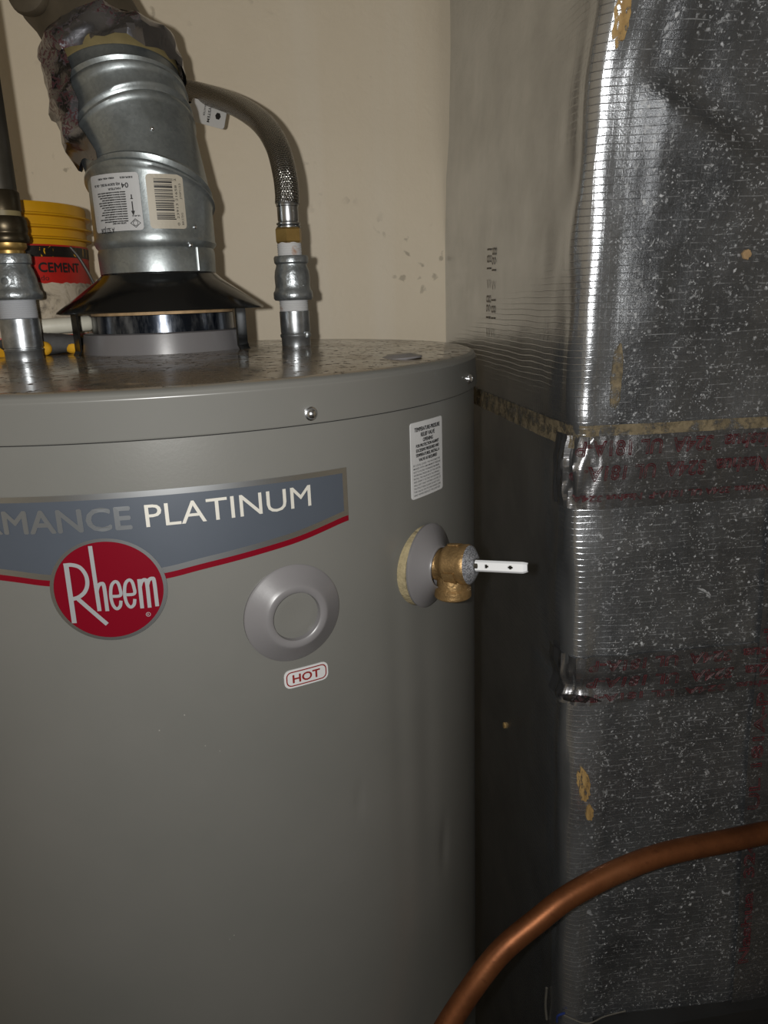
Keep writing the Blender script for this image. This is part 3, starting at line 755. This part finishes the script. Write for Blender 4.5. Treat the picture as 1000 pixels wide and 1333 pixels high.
link('approval_mark', *merge(flat_ring([(0.0175 + a, -0.0158 + b) for a, b in ell(0.0042, 0.0034, 4)], [(0.0175 + a, -0.0158 + b) for a, b in ell(0.0035, 0.0028, 4)], l1, 0.0006), flat_ring([(0.0175 + a, -0.0158 + b) for a, b in ell(0.0020, 0.0020, 20)], [(0.0175 + a, -0.0158 + b) for a, b in ell(0.0016, 0.0016, 20)], l1, 0.0006)), 'ink', lab, smooth=0)
l2 = vlab(20.5, 0.1220); W2, H2 = 0.0290, 0.0400
lab2 = link('barcode_sticker', *flat_fill(rrect(W2, H2, 0.0030, 3), l2, 0.0004, 6), 'paper_cream', vent, smooth=0, label='cream barcode sticker')
g = []; b = 0.0165
rs = random.Random(4)
while b > -0.0130:
    w = rs.choice((0.0004, 0.0004, 0.0008, 0.0012)); long_ = (b > 0.0150 or b < -0.0120 or abs(b - 0.001) < 0.0012)
    g.append(stroke([(-0.0088, b), (0.0060 if long_ else 0.0051, b)], w, l2, 0.0006)); b -= w + rs.choice((0.0005, 0.0006, 0.0010))
link('barcode', *merge(*g), 'ink', lab2, smooth=0)
g = [text_geo('0  23913 21658  2', 0.0086, -0.0175, 0.0345, 0.0019, l2, 0.0006, rot=math.pi / 2), text_geo('J70P1/23', 0.0120, 0.0020, 0.0115, 0.0016, l2, 0.0006, rot=math.pi / 2), text_geo('BK27JG', 0.0120, -0.0170, 0.0090, 0.0016, l2, 0.0006, rot=math.pi / 2)]
link('lettering', *merge(*g), 'ink', lab2, smooth=0)

# foil tape wrapped round the top of the elbow and hanging down its left side
def crumple(p, k, amp):
    q = p * k; return Vector((noise.noise(q), noise.noise(q + Vector((7, 3, 1))), noise.noise(q + Vector((1, 9, 4))))) * amp
def wrap(u, v):
    a = 2 * math.pi * u
    c = Vector(E0).lerp(Vector((-0.0235, 0.0300, 0.2510)), v); n = Vector(nE).lerp(Vector((-0.30, 0.3, 1)), v)
    o, x, y, z = ring_frame(c, n); r = 0.0515 + 0.004 * math.sin(v * 3.1) - 0.004 * v * v
    p = o + x * (r * math.cos(a)) + y * (r * math.sin(a)); lo = 0.006 * noise.noise(Vector((math.cos(a) * 3, math.sin(a) * 3, 2.0)))
    return p + z * lo * (1 - v) + crumple(p, 48, 0.0065) + crumple(p, 130, 0.0014)
link('foil_tape', *sheet(wrap, 44, 8), 'foil_crumple', vent, smooth=20, label='crumpled foil tape wrapped round the top joint')
def flap(u, v):
    # v runs down the left side, u across
    c = Vector((-0.0180, 0.0240, 0.2500)).lerp(Vector((0.000, 0.004, 0.1560)), v); o = Vector((c.x, c.y, TOP + c.z))
    a = math.radians(-100 + 62 * u - 2 * v); r = 0.0515 + 0.010 * math.sin(math.pi * u) * math.sin(math.pi * min(1, v * 1.05)) ** 0.7 + 0.004 * (1 - u) * math.sin(math.pi * v)
    p = o + Vector((r * math.sin(a), -r * math.cos(a), 0)); return p + crumple(p, 45, 0.0085) + crumple(p, 120, 0.0018)
link('foil_tape', *sheet(flap, 10, 16), 'foil_crumple', vent, smooth=24, label='loose strip of crumpled foil tape down the left side')
link('sealant_band', *loft([(Vector(D0).lerp(Vector(E0), 0.75), Vector(nD).lerp(Vector(nE), .75), 0.0489), (E0, nE, 0.0492), (Vector(E0) + Vector((-0.002, 0.002, 0.010)), nE, 0.0488)]), 'tape_yellowed', vent)

flue = thing('flue_pipe', (-0.030, 0.034, TOP + 0.25), 'sooty brown flue pipe leaving the foil-taped elbow at the top', 'pipe')
F0 = Vector((-0.0270, 0.0320, 0.2520)); F1 = Vector((-0.078, 0.068, 0.350)); F2 = Vector((-0.115, 0.100, 0.46)); F3 = Vector((-0.120, 0.105, 0.94))
link('elbow_section', *loft([(F0, (-0.42, 0.3, 1), 0.0405), (F0.lerp(F1, .3), (-0.42, 0.3, 1), 0.0410), (F0.lerp(F1, .42), (-0.42, 0.3, 1), 0.0440), (F0.lerp(F1, .55), (-0.42, 0.3, 1), 0.0410), (F1, (-0.42, 0.3, 1), 0.0410), (F2, (-0.1, 0.1, 1), 0.0410)]), 'rust_pipe', flue)
link('straight_section', *loft([(F2 - Vector((0, 0, 0.02)), Z, 0.043), (F2 + Vector((0, 0, 0.01)), Z, 0.043), (F3, Z, 0.043)]), 'rust_pipe', flue)
ear = Vector((-0.074, 0.008, 0.283))
link('collar_lug', *lathe([(0.0001, 0.006), (0.010, 0.006), (0.0165, 0.004), (0.0180, 0.0), (0.0165, -0.005), (0.006, -0.006), (0.0001, -0.006)], frame(ear + Vector((0, 0, TOP)), (-0.35, -1, 0.1)), 28), 'rust_pipe', flue)
link('lug_bolt', *prism_n(6, 0.0050, 0.004, 0.0095, frame(ear + Vector((0, 0, TOP)), (-0.35, -1, 0.1))), 'rust_rim', flue, smooth=0)

# ------------------------------------------------------------------ hot-side pipework
HX, HY = 0.1158, -0.001
def hp(h): return Vector((HX, HY, TOP + h))
hb = lid_z(math.hypot(HX, HY))
fr = frame((HX, HY, TOP), (0, 0, 1))
nip = thing('pipe_nipple', (HX, HY, hb - 0.002), 'short zinc pipe nipple under the coupling on the right of the flue', 'pipe fitting', 'threaded nipples on the heater lid')
link('nipple_body', *lathe([(0.0128, 0.0045), (0.0128, 0.0120), (0.0136, 0.0130), (0.0138, 0.0150), (0.0128, 0.0162), (0.0131, 0.0180), (0.0131, 0.0350), (0.0118, 0.0355), (0.0118, 0.054)], fr, 40), 'zinc', nip)
blob = hp(0.0148) + Vector((0.0095, -0.0088, 0))
link('solder_blob', *lathe([(0.0001, -0.0034), (0.0026, -0.0026), (0.0036, 0), (0.0028, 0.0024), (0.0001, 0.0034)], frame(blob, (0.2, 0.1, 1)), 12), 'iron', nip)
pf = [(0.0120, 0.0340)]
for i in range(6): pf += [(0.0127, 0.0345 + i * 0.0018), (0.0122, 0.0354 + i * 0.0018)]
link('thread_tape', *lathe(pf + [(0.0118, 0.0460)], fr, 36), 'ptfe', nip)
cpl = thing('pipe_coupling', tuple(hp(0.044)), 'grey cast iron reducing coupling on the right-hand heater nipple', 'pipe fitting', 'cast couplings over the nipples')
link('coupling_body', *lathe([(0.0118, 0.0440), (0.0160, 0.0445), (0.0172, 0.0460), (0.0172, 0.0510), (0.0158, 0.0530), (0.0152, 0.0560), (0.0154, 0.0640), (0.0148, 0.0690), (0.0134, 0.0730), (0.0134, 0.0745), (0.0148, 0.0760), (0.0150, 0.0800), (0.0142, 0.0815), (0.0102, 0.0815), (0.0102, 0.070)], fr, 44), 'iron', cpl)
def cpan(ang0, r):
    def f(a, b, off):
        t = math.radians(ang0) + a / r; return Vector((HX + (r + off) * math.sin(t), HY - (r + off) * math.cos(t), TOP + 0.060 + b))
    return f
link('cast_mark', *merge(flat_fill(rrect(0.0045, 0.0060, 0.0015, 3), cpan(-14, 0.0153), 0.0007, 2), flat_fill(rrect(0.0022, 0.0060, 0.0008, 3), cpan(16, 0.0153), 0.0007, 2)), 'iron', cpl, smooth=0)

hose = thing('water_hose', tuple(hp(0.0815)), 'braided steel water hose curving from the coupling back behind the vent', 'hose')
pf = [(0.0098, 0.0800)]
for i in range(6): pf += [(0.0106, 0.0812 + i * 0.0019), (0.0102, 0.0821 + i * 0.0019)]
fr2 = frame((HX - 0.0002, HY, TOP), (-0.006, 0.003, 1))
link('thread_tape', *lathe(pf + [(0.0098, 0.0928)], fr2, 32), 'ptfe', hose)
link('hex_nut', *prism_n(6, 0.0119, 0.0918, 0.1045, frame((HX - 0.0003, HY, TOP), (-0.004, 0.002, 1), (1, 0.35, 0))), 'brass', hose, smooth=0, label='hexagonal brass nut')
link('ferrule', *lathe([(0.0085, 0.1040), (0.0104, 0.1045), (0.0104, 0.1056), (0.0088, 0.1064), (0.0103, 0.1072), (0.0103, 0.1084), (0.0086, 0.1094), (0.0090, 0.1110), (0.0090, 0.1215), (0.0096, 0.1220), (0.0096, 0.1262), (0.0090, 0.1270)], frame((HX - 0.0003, HY, TOP), (0.000, 0.004, 1)), 32), 'steel', hose)
hpts = [(0.1155, -0.0005, 0.1240), (0.1160, 0.0005, 0.1330), (0.1150, 0.0060, 0.1500), (0.1110, 0.0230, 0.1730), (0.1020, 0.0560, 0.1960), (0.0880, 0.1050, 0.2180), (0.0680, 0.1580, 0.2390), (0.0420, 0.2100, 0.2580), (0.0180, 0.2480, 0.2720)]
path = catmull([Vector((a, b, TOP + c)) for a, b, c in hpts], 14)
V, F, UV = tube(path, 0.0104, 28)
link('braid', V, F, 'braid', hose, uvs=UV, smooth=60)
e0 = Vector((0.0180, 0.2480, TOP + 0.2720)); ed = Vector((-0.5, 0.62, 0.42))
link('ferrule', *lathe([(0.0095, -0.016), (0.0112, -0.0155), (0.0112, 0.010), (0.0095, 0.011)], frame(e0, ed), 28), 'steel', hose)
# card tag hanging from the far end of the hose
tp0 = Vector((0.0460, 0.1950, TOP + 0.2360))
ta = Vector((0.78, -0.52, -0.30)).normalized(); tb = Vector((0.22, -0.12, 0.95)); tb = (tb - ta * tb.dot(ta)).normalized()
def tg(a, b, off): return tp0 + ta * a + tb * b + ta.cross(tb) * (off if ta.cross(tb).y < 0 else -off)
tag_ = link('paper_tag', *flat_fill(rrect(0.046, 0.022, 0.003, 3), tg, 0.0006, 2), 'tag', hose, smooth=0, label='white printed card tag')
link('lettering', *merge(text_geo('SYSTEM', 0.0005, 0.0085, 0.0165, 0.0034, tg, 0.0009, bold=0.02, rot=-math.pi / 2), text_geo('WATER', -0.0055, 0.0080, 0.0110, 0.0024, tg, 0.0009, bold=0.01, rot=-math.pi / 2), flat_fill([(0.0135 + a, b) for a, b in ell(0.0035, 0.0035, 6)], tg, 0.0009, 1)), 'ink', tag_, smooth=0)

# supply pipe the hose ends on
riser = hose
pth = catmull([e0 + ed.normalized() * 0.012, Vector((-0.010, 0.272, TOP + 0.283)), Vector((-0.045, 0.285, TOP + 0.290)), Vector((-0.068, 0.288, TOP + 0.305)), Vector((-0.078, 0.290, TOP + 0.35)), Vector((-0.078, 0.290, TOP + 0.7)), Vector((-0.078, 0.290, 2.40))], 8)
V, F, UV = tube(pth, 0.0095, 18); link('supply_tail', V, F, 'steel', riser)
link('union_nut', *prism_n(6, 0.0130, 0.010, 0.024, frame(e0, ed)), 'brass', riser, smooth=0)

# ------------------------------------------------------------------ cold-side pipework
CX, CY = -0.1058, -0.036
fr = frame((CX, CY, TOP), (0, 0, 1)); cb = lid_z(math.hypot(CX, CY))
nip2 = thing('pipe_nipple', (CX, CY, cb - 0.002), 'shiny zinc pipe nipple with white thread tape at the left edge', 'pipe fitting', 'threaded nipples on the heater lid')
link('nipple_body', *lathe([(0.0146, 0.0050), (0.0146, 0.0118), (0.0150, 0.0124), (0.0150, 0.0132), (0.0142, 0.0138), (0.0142, 0.0146), (0.0150, 0.0152), (0.0150, 0.0372), (0.0138, 0.0378), (0.0138, 0.056)], fr, 44), 'zinc', nip2)
pf = [(0.0138, 0.0375)]
for i in range(9): pf += [(0.0148, 0.0380 + i * 0.0016), (0.0143, 0.0388 + i * 0.0016)]
link('thread_tape', *lathe(pf + [(0.0138, 0.0530)], fr, 40), 'ptfe_clean', nip2)
cpl2 = thing('pipe_coupling', (CX, CY, TOP + 0.052), 'dark grey cast reducing coupling at the left edge of the frame', 'pipe fitting', 'cast couplings over the nipples')
link('coupling_body', *lathe([(0.0138, 0.0515), (0.0195, 0.0520), (0.0206, 0.0535), (0.0206, 0.0575), (0.0192, 0.0592), (0.0186, 0.0620), (0.0178, 0.0680), (0.0162, 0.0740), (0.0148, 0.0775), (0.0148, 0.0785), (0.0158, 0.0795), (0.0160, 0.0850), (0.0150, 0.0865), (0.0108, 0.0865), (0.0108, 0.075)], fr, 44), 'iron', cpl2)
def cpan2(ang0, r):
    def f(a, b, off):
        t = math.radians(ang0) + a / r; return Vector((CX + (r + off) * math.sin(t), CY - (r + off) * math.cos(t), TOP + 0.0660 + b))
    return f
link('cast_mark', *merge(flat_ring(ell(0.0042, 0.0042, 20), ell(0.0028, 0.0028, 20), cpan2(-2, 0.0182), 0.0008), flat_fill(rrect(0.0016, 0.0070, 0.0005, 2), cpan2(22, 0.0180), 0.0008, 2)), 'iron', cpl2, smooth=0)
un = thing('pipe_union', (CX, CY, TOP + 0.0865), 'tarnished brass union above the left-hand coupling', 'pipe fitting')
link('union_tail', *lathe([(0.0108, 0.0850), (0.0112, 0.0890), (0.0128, 0.0900), (0.0140, 0.0915), (0.0140, 0.0945), (0.0100, 0.0950)], fr, 36), 'brass', un)
link('union_nut', *lathe([(0.0100, 0.0945), (0.0160, 0.0950), (0.0168, 0.0965), (0.0168, 0.1000), (0.0160, 0.1010), (0.0160, 0.1025), (0.0166, 0.1035), (0.0166, 0.1110), (0.0150, 0.1140), (0.0110, 0.1145)], fr, 36), 'dark_bronze', un)
sup = thing('supply_pipe', (CX, CY, TOP + 0.1145), 'dark steel supply pipe rising out of frame at top left', 'pipe')
link('thread_tape', *lathe([(0.0105, 0.1135), (0.0132, 0.1140), (0.0132, 0.1180), (0.0105, 0.1185)], fr, 32), 'tape_yellowed', sup)
link('sleeve', *lathe([(0.0120, 0.1178), (0.0140, 0.1180), (0.0140, 0.1315), (0.0128, 0.1330)], fr, 32), 'dark_bronze', sup)
link('pipe_run', *lathe([(0.0128, 0.1300), (0.0128, 0.945)], fr, 32), 'dark_pipe', sup)

# ------------------------------------------------------------------ cement pail on the lid
PX, PY = -0.1560, 0.1010; PRAD = 0.0800
pz = lid_z(math.hypot(PX, PY)) - 0.001
pail = thing('cement_pail', (PX, PY, pz), 'yellow plastic cement pail with a torn red label, on the lid behind the pipes', 'pail')
fr = frame((PX, PY, TOP), (0, 0, 1))
pb = pz - TOP
link('pail_body', *lathe([(0.0001, pb), (0.0745, pb), (0.0765, pb + 0.003), (0.0800, 0.1000), (0.0805, 0.1040), (0.0850, 0.1045), (0.0854, 0.1056), (0.0812, 0.1068), (0.0812, 0.1130), (0.0862, 0.1138), (0.0866, 0.1150), (0.0820, 0.1160), (0.0820, 0.1232), (0.0862, 0.1240), (0.0866, 0.1252), (0.0826, 0.1262), (0.0830, 0.1330), (0.0822, 0.1350), (0.0790, 0.1350), (0.0775, 0.1300), (0.0730, 0.020), (0.0001, 0.016)], fr, 96), 'pail_yellow', pail, smooth=35)
def prd(h): return 0.0765 + (0.0800 - 0.0765) * (h - pb) / (0.1000 - pb)
def pmap(a, b, off):
    h = b; r = prd(h) + off; t = a / 0.08; return Vector((PX + r * math.sin(t), PY - r * math.cos(t), TOP + h))
def pband(h0, h1, off, a0=-0.16, a1=0.16, n=72, jag=0.0, rows=2):
    def fn(u, v):
        a = a0 + (a1 - a0) * u; j = jag * noise.noise(Vector((a * 160, h0 * 100, 0))) if jag else 0
        return pmap(a, h0 + (j if v == 0 else 0) + (h1 - h0) * v, off)
    return sheet(fn, n, rows)
link('torn_label', *pband(0.0190, 0.0700, 0.0004, jag=0.006, n=140), 'pail_scuff', pail, label='torn whitish remains of the lower label')
rl = link('red_label', *pband(0.0668, 0.0895, 0.0008, jag=0.0015, n=140), 'pail_red', pail, label='red label band')
bl = link('black_label', *pband(0.0890, 0.0982, 0.0012), 'pail_black', pail, label='black label band with yellow scuffs')
link('red_line', *pband(0.0982, 0.0996, 0.0012), 'pail_red', pail)
link('red_line', *pband(0.0190, 0.0210, 0.0008), 'pail_red', pail)
link('lettering', *merge(fat_text('SETTING CEMENT', 0.0040, 0.0762, 0.0980, 0.0082, pmap, 0.0012, 0.0004), text_geo('fraguado rápido', 0.0150, 0.0690, 0.0490, 0.0046, pmap, 0.0012)), 'ink', rl, smooth=0)
link('lettering', *text_geo('QUIKRETE', 0.0010, 0.0900, 0.0390, 0.0070, pmap, 0.0016, bold=0.005, shear=0.2), 'pail_white', bl, smooth=0)
bp = [pmap(0.088, 0.098, 0.004), pmap(0.094, 0.088, 0.008), pmap(0.100, 0.072, 0.013), pmap(0.106, 0.054, 0.017), pmap(0.112, 0.036, 0.018), pmap(0.122, 0.022, 0.014)]
V, F, UV = tube(catmull(bp, 8), 0.0014, 8); link('bail_handle', V, F, 'wire', pail, label='thin wire bail handle')

# white plastic spigot lying on the lid
w0 = Vector((-0.1120, 0.0150, TOP + 0.0290))
wp = link('plastic_spout', *merge(lathe([(0.0001, -0.002), (0.0076, -0.002), (0.0085, 0.0), (0.0085, 0.0050), (0.0072, 0.0062), (0.0068, 0.0100), (0.0066, 0.048), (0.0052, 0.050), (0.0001, 0.050)], frame(w0, (0.97, 0.24, 0.04)), 28)), 'white_pvc', None, (w0.x, w0.y, w0.z - 0.012), label='small white plastic spout propped between the pail and draft hood', cat='spout')
# glove
gb = Vector((-0.1060, 0.0080, lid_z(0.105)))
gl = thing('work_glove', tuple(gb), 'flattened grey and yellow work glove on the lid behind the left nipple', 'glove')
def gpalm(u, v):
    a = 2 * math.pi * u; t = math.pi * v
    x = 0.038 * math.sin(t) * math.cos(a); y = 0.012 * math.sin(t) * math.sin(a); z = 0.0098 * (1 - math.cos(t)) * 0.95
    p = gb + Vector((x + 0.004, y * (1 if a else 1), max(0.0003, z))); return p + Vector((0, 0, 0.0016 * noise.noise(p * 220) * v)) + crumple(p, 90, 0.0018) * math.sin(t)
link('rubber_palm', *sheet(gpalm, 40, 18), 'glove_grey', gl)
for dx, sy_, ln in ((0.0300, -0.004, 0.016), (-0.012, -0.0135, 0.020), (0.008, -0.0130, 0.012)):
    def gf(u, v, dx=dx, sy_=sy_, ln=ln):
        a = 2 * math.pi * u; t = math.pi * v
        return gb + Vector((dx + ln * 0.5 * -math.cos(t), sy_ + 0.0060 * math.sin(t) * math.cos(a), 0.0062 + 0.0060 * math.sin(t) * math.sin(a)))
    link('knit_fold', *sheet(gf, 16, 10), 'glove_yellow', gl)

# ------------------------------------------------------------------ foil-wrapped duct
XD = 0.3271
def edge_y(z):
    h = z - TOP
    pts = [(-0.80, -0.146), (-0.63, -0.146), (-0.40, -0.136), (-0.22, -0.130), (-0.08, -0.130), (-0.03, -0.127), (0.08, -0.133), (0.187, -0.146), (0.227, -0.162), (0.32, -0.178), (0.95, -0.185)]
    for (a, ya), (b, yb) in zip(pts, pts[1:]):
        if h <= b:
            t = max(0, (h - a) / (b - a)); return ya + (yb - ya) * t
    return pts[-1][1]
RC = 0.017
def crease(x, h):
    # fold running from (0.348, 0.197) down to the right: the skin bulges below it
    dx, dz = 0.119, -0.063; L = math.hypot(dx, dz); dx /= L; dz /= L
    along = (x - 0.335) * dx + (h - 0.189) * dz; w = -(-(x - 0.335) * dz + (h - 0.189) * dx) * -1
    w = -((h - 0.189) * dx - (x - 0.335) * dz)
    fade = 1 / (1 + math.exp(-(along - 0.020) / 0.006)) * math.exp(-max(0, along - 0.06) / 0.14)
    if w > 0: return 0.0115 * math.exp(-w / 0.075) * fade
    return 0.0115 * math.exp(-(w / 0.012) ** 2) * fade
def pinch(h, h0, s): return math.exp(-((h - h0) / s) ** 2)
def duct_pt(u, z, off=0.0, rip=1.0):
    """u < 0: left side, u > 0: front, metres from the middle of the rounded corner"""
    h = z - TOP; ye = edge_y(z); q = RC * math.pi / 4
    if u < -q:
        n = Vector((-1, 0, 0)); p = Vector((XD, ye + RC + (-u - q), z))
    elif u > q:
        n = Vector((0, -1, 0)); p = Vector((XD + RC + (u - q), ye, z))
    else:
        a = math.pi / 4 + u / RC     # 0 at the side, pi/2 at the front
        n = Vector((-math.cos(a), -math.sin(a), 0)); p = Vector((XD + RC, ye + RC, z)) + n * RC
    d = 0.0
    if u > -0.02:
        w = min(1, max(0, (u + 0.02) / 0.05))
        d += w * (0.0035 * noise.noise(Vector((p.x * 9, 0, z * 7))) + 0.0012 * noise.noise(Vector((p.x * 38, 3, z * 30)))) * rip
        d += crease(p.x, h) * min(1, max(0, (u - 0.026) / 0.02))
        d += 0.0045 * math.sin(max(0, min(math.pi, (u - 0.01) / 0.62 * math.pi))) 
    else:
        d += rip * (0.0014 * noise.noise(Vector((1, p.y * 9, z * 5))) + 0.0004 * noise.noise(Vector((1, p.y * 60, z * 22))))
    near = math.exp(-(u / 0.06) ** 2)
    d -= 0.0035 * pinch(h, -0.072, 0.010) * near + 0.0055 * pinch(h, -0.292, 0.009) * near
    d += 0.0022 * near * noise.noise(Vector((u * 60, 5, z * 16))) * rip
    return p + n * (d + off)
def duct_sheet(us, zs, off=0.0, warp=None):
    V = []; UV = []; m = len(us)
    for z in zs:
        for u in us:
            zz = z; o = off
            if warp: o += warp(u, z)
            V.append(duct_pt(u, zz, o)); UV.append((u, z))
    F = [(j * m + i, j * m + i + 1, (j + 1) * m + i + 1, (j + 1) * m + i) for j in range(len(zs) - 1) for i in range(m - 1)]
    return V, F, UV
def span(a, b, n): return [a + (b - a) * i / n for i in range(n + 1)]
duct = thing('insulated_duct', (0.63, 0.09, 0.0), 'tall square duct wrapped in dirty silver foil insulation beside the heater', 'duct')
us = span(-0.452, -0.03, 44) + span(-0.026, 0.030, 22) + span(0.034, 0.33, 74) + span(0.34, 0.60, 16)
zs = span(0.02, 0.78, 20) + span(0.80, 1.05, 36) + span(1.055, 1.72, 134) + span(1.73, 2.398, 36)
V, F, UV = duct_sheet(us, zs); link('foil_facing', V, F, 'foil', duct, uvs=UV, smooth=180, label='silver scrim-reinforced foil facing')
link('side_panel', *box((0.935, 0.09, 1.6), 0.012, 0.45, 1.59), 'plenum', duct, smooth=0)
link('plenum_base', *merge(box((0.645, 0.070, 0.402), 0.570, 0.470, 0.800), box((0.645, 0.070, 0.775), 0.576, 0.474, 0.02)), 'plenum', duct, smooth=0, label='dark sheet-metal base below the foil')
# tape bands
def tape(name, u0, u1, h0, h1, off, mat, nu, nv, wr=0.0007, label=None):
    def warp(u, z):
        e = min(z - TOP - h0, h1 - (z - TOP)) ; w = math.exp(-((u + 0.002) / 0.022) ** 2)
        return wr * noise.noise(Vector((u * 120, 2, z * 90))) + w * 0.0048 * (noise.noise(Vector((u * 210, 1, z * 30)))) + w * 0.0022 * noise.noise(Vector((u * 420, 4, z * 70)))
    V, F, UV = duct_sheet(span(u0, u1, nu), span(TOP + h0, TOP + h1, nv), off, warp)
    return link(name, V, F, mat, duct, uvs=UV, smooth=60, label=label)
ad = tape('adhesive_strip', -0.40, 0.50, -0.0800, -0.0610, 0.0012, 'adhesive', 120, 3, 0.0010, 'tan strip of old adhesive along the tape edge')
t1 = tape('tape_band', -0.035, 0.50, -0.1300, -0.0700, 0.0022, 'foil_tape', 220, 18, label='upper foil tape band printed in red upside down')
t2 = tape('tape_band', -0.035, 0.50, -0.3080, -0.2620, 0.0022, 'foil_tape', 200, 14, label='lower foil tape band printed in red')
def dmap(u, h, off): return duct_pt(u, TOP + h, off)
# vertical tape strip near the right edge
def vt():
    V, F, UV = duct_sheet(span(0.171, 0.245, 14), span(TOP - 0.66, TOP - 0.132, 60), 0.0032)
    return link('tape_strip', V, F, 'foil_tape', duct, uvs=UV, smooth=60, label='vertical foil tape strip by the right edge')
t3 = vt()
TXT = 'Nashua  324A  UL 181A-P'
def red_row(parent, u_right, h, w, cap, s=TXT, out=0.030, off=0.0036):
    link('lettering', *text_geo(s, u_right, h, w, cap, dmap, off, outline=out, rot=math.pi, shear=0.12), 'print_red', parent, smooth=0)
red_row(t1, 0.172, -0.0740, 0.172, 0.0120)
red_row(t1, 0.166, -0.0940, 0.170, 0.0120)
red_row(t1, 0.168, -0.1180, 0.170, 0.0055, 'Nashua 324A UL 181A-P  Nashua 324A', 0.035)
red_row(t2, 0.210, -0.2660, 0.195, 0.0100)
red_row(t2, 0.215, -0.2830, 0.200, 0.0105)
red_row(t2, 0.205, -0.2990, 0.190, 0.0060)
link('lettering', *text_geo('Nashua  324A  UL 181A-P  Nashua  324A', 0.184, -0.60, 0.46, 0.011, dmap, 0.0044, outline=0.03, rot=math.pi / 2), 'print_red', t3, smooth=0)
# print on the side facing (vertical)
ff = [o for o in duct.children if o.name.startswith('foil_facing')][0]
q = RC * math.pi / 4
def su(y, z=1.5): return -(y - (edge_y(z) + RC) + q)
g = []
for y0, s, h in ((0.112, '< 198 < 181', 0.010), (0.094, '< 181 < 198', 0.010)):
    g.append(text_geo(s, su(y0), 0.000, 0.090, h, dmap, 0.0012, bold=0.0, rot=math.pi / 2))
link('lettering', *merge(*g), 'print_dark', ff, smooth=0, label='faded dark vertical printing')
# dried paint or sealant dabs
def dab(u0, h0, du, dh, seed, n=40, lean=0.0):
    out = []
    for i in range(n):
        a = 2 * math.pi * i / n; k = 1 + 0.28 * noise.noise(Vector((math.cos(a) * 2.2, math.sin(a) * 2.2, seed))) + 0.16 * noise.noise(Vector((math.cos(a) * 7, math.sin(a) * 7, seed)))
        b = dh * math.sin(a) * k; out.append((u0 + du * math.cos(a) * k + lean * b, h0 + b))
    return flat_fill(out, dmap, 0.0022, 4)
def u_of(x): return x - XD - RC + q
link('paint_dab', *dab(u_of(0.3395), 0.2180, 0.0050, 0.0150, 1.3), 'smear', duct)
link('paint_dab', *dab(u_of(0.3608), -0.0230, 0.0042, 0.0260, 5.1), 'adhesive', duct)
link('paint_dab', *merge(dab(u_of(0.3440), -0.3860, 0.0055, 0.0160, 8.7, lean=-0.12), dab(u_of(0.3495), -0.4150, 0.0034, 0.0075, 3.3)), 'smear', duct)
link('paint_dab', *dab(su(0.052), -0.4316, 0.0026, 0.0034, 2.2), 'smear', duct)
link('metal_fleck', *dab(u_of(0.4560), 0.0660, 0.0034, 0.0034, 6.4), 'rust_rim', duct)
# torn lip where the lower band is pinched at the corner
link('foil_fold', *sheet(lambda u, v: duct_pt(-0.014 + 0.042 * u, TOP - 0.3050 + 0.0085 * v * math.sin(math.pi * u), 0.0026 + 0.0045 * v * math.sin(math.pi * u)), 16, 4), 'foil_crumple', duct)

# ------------------------------------------------------------------ copper tube
cp = [(0.130, -0.262, 0.800), (0.1560, -0.245, 0.862), (0.1884, -0.228, 0.909), (0.2372, -0.214, 0.9646), (0.2800, -0.205, 0.9905), (0.3105, -0.198, 1.0035), (0.3561, -0.190, 1.0140), (0.4010, -0.184, 1.0190), (0.4551, -0.180, 1.0195), (0.5114, -0.176, 1.0195), (0.57, -0.174, 1.017), (0.66, -0.176, 1.012)]
ct = thing('copper_tube', (0.130, -0.245, 0.80), 'bent copper tube arching up in front of the duct corner', 'tube')
V, F, UV = tube(catmull([(0.105, -0.275, 0.70)] + cp + [(0.80, -0.18, 0.995)], 10), 0.0096, 24)
link('tube_run', V, F, 'copper', ct, smooth=60)

# frayed strands at the foot of the duct corner
for pts, r, m in (([duct_pt(-0.030, 0.770, 0.002), duct_pt(-0.0295, 0.790, 0.004), duct_pt(-0.029, 0.812, 0.003)], 0.0013, 'twig'),
                  ([duct_pt(0.000, 0.808, 0.002), duct_pt(0.020, 0.803, 0.006), duct_pt(0.040, 0.806, 0.004), duct_pt(0.060, 0.811, 0.006)], 0.0007, 'twig'),
                  ([duct_pt(-0.006, 0.795, 0.003), duct_pt(-0.004, 0.806, 0.005), duct_pt(0.001, 0.812, 0.003)], 0.0011, 'blue')):
    V, F, UV = tube(catmull(pts, 6), r, 8); link('loose_strand', V, F, m, duct)
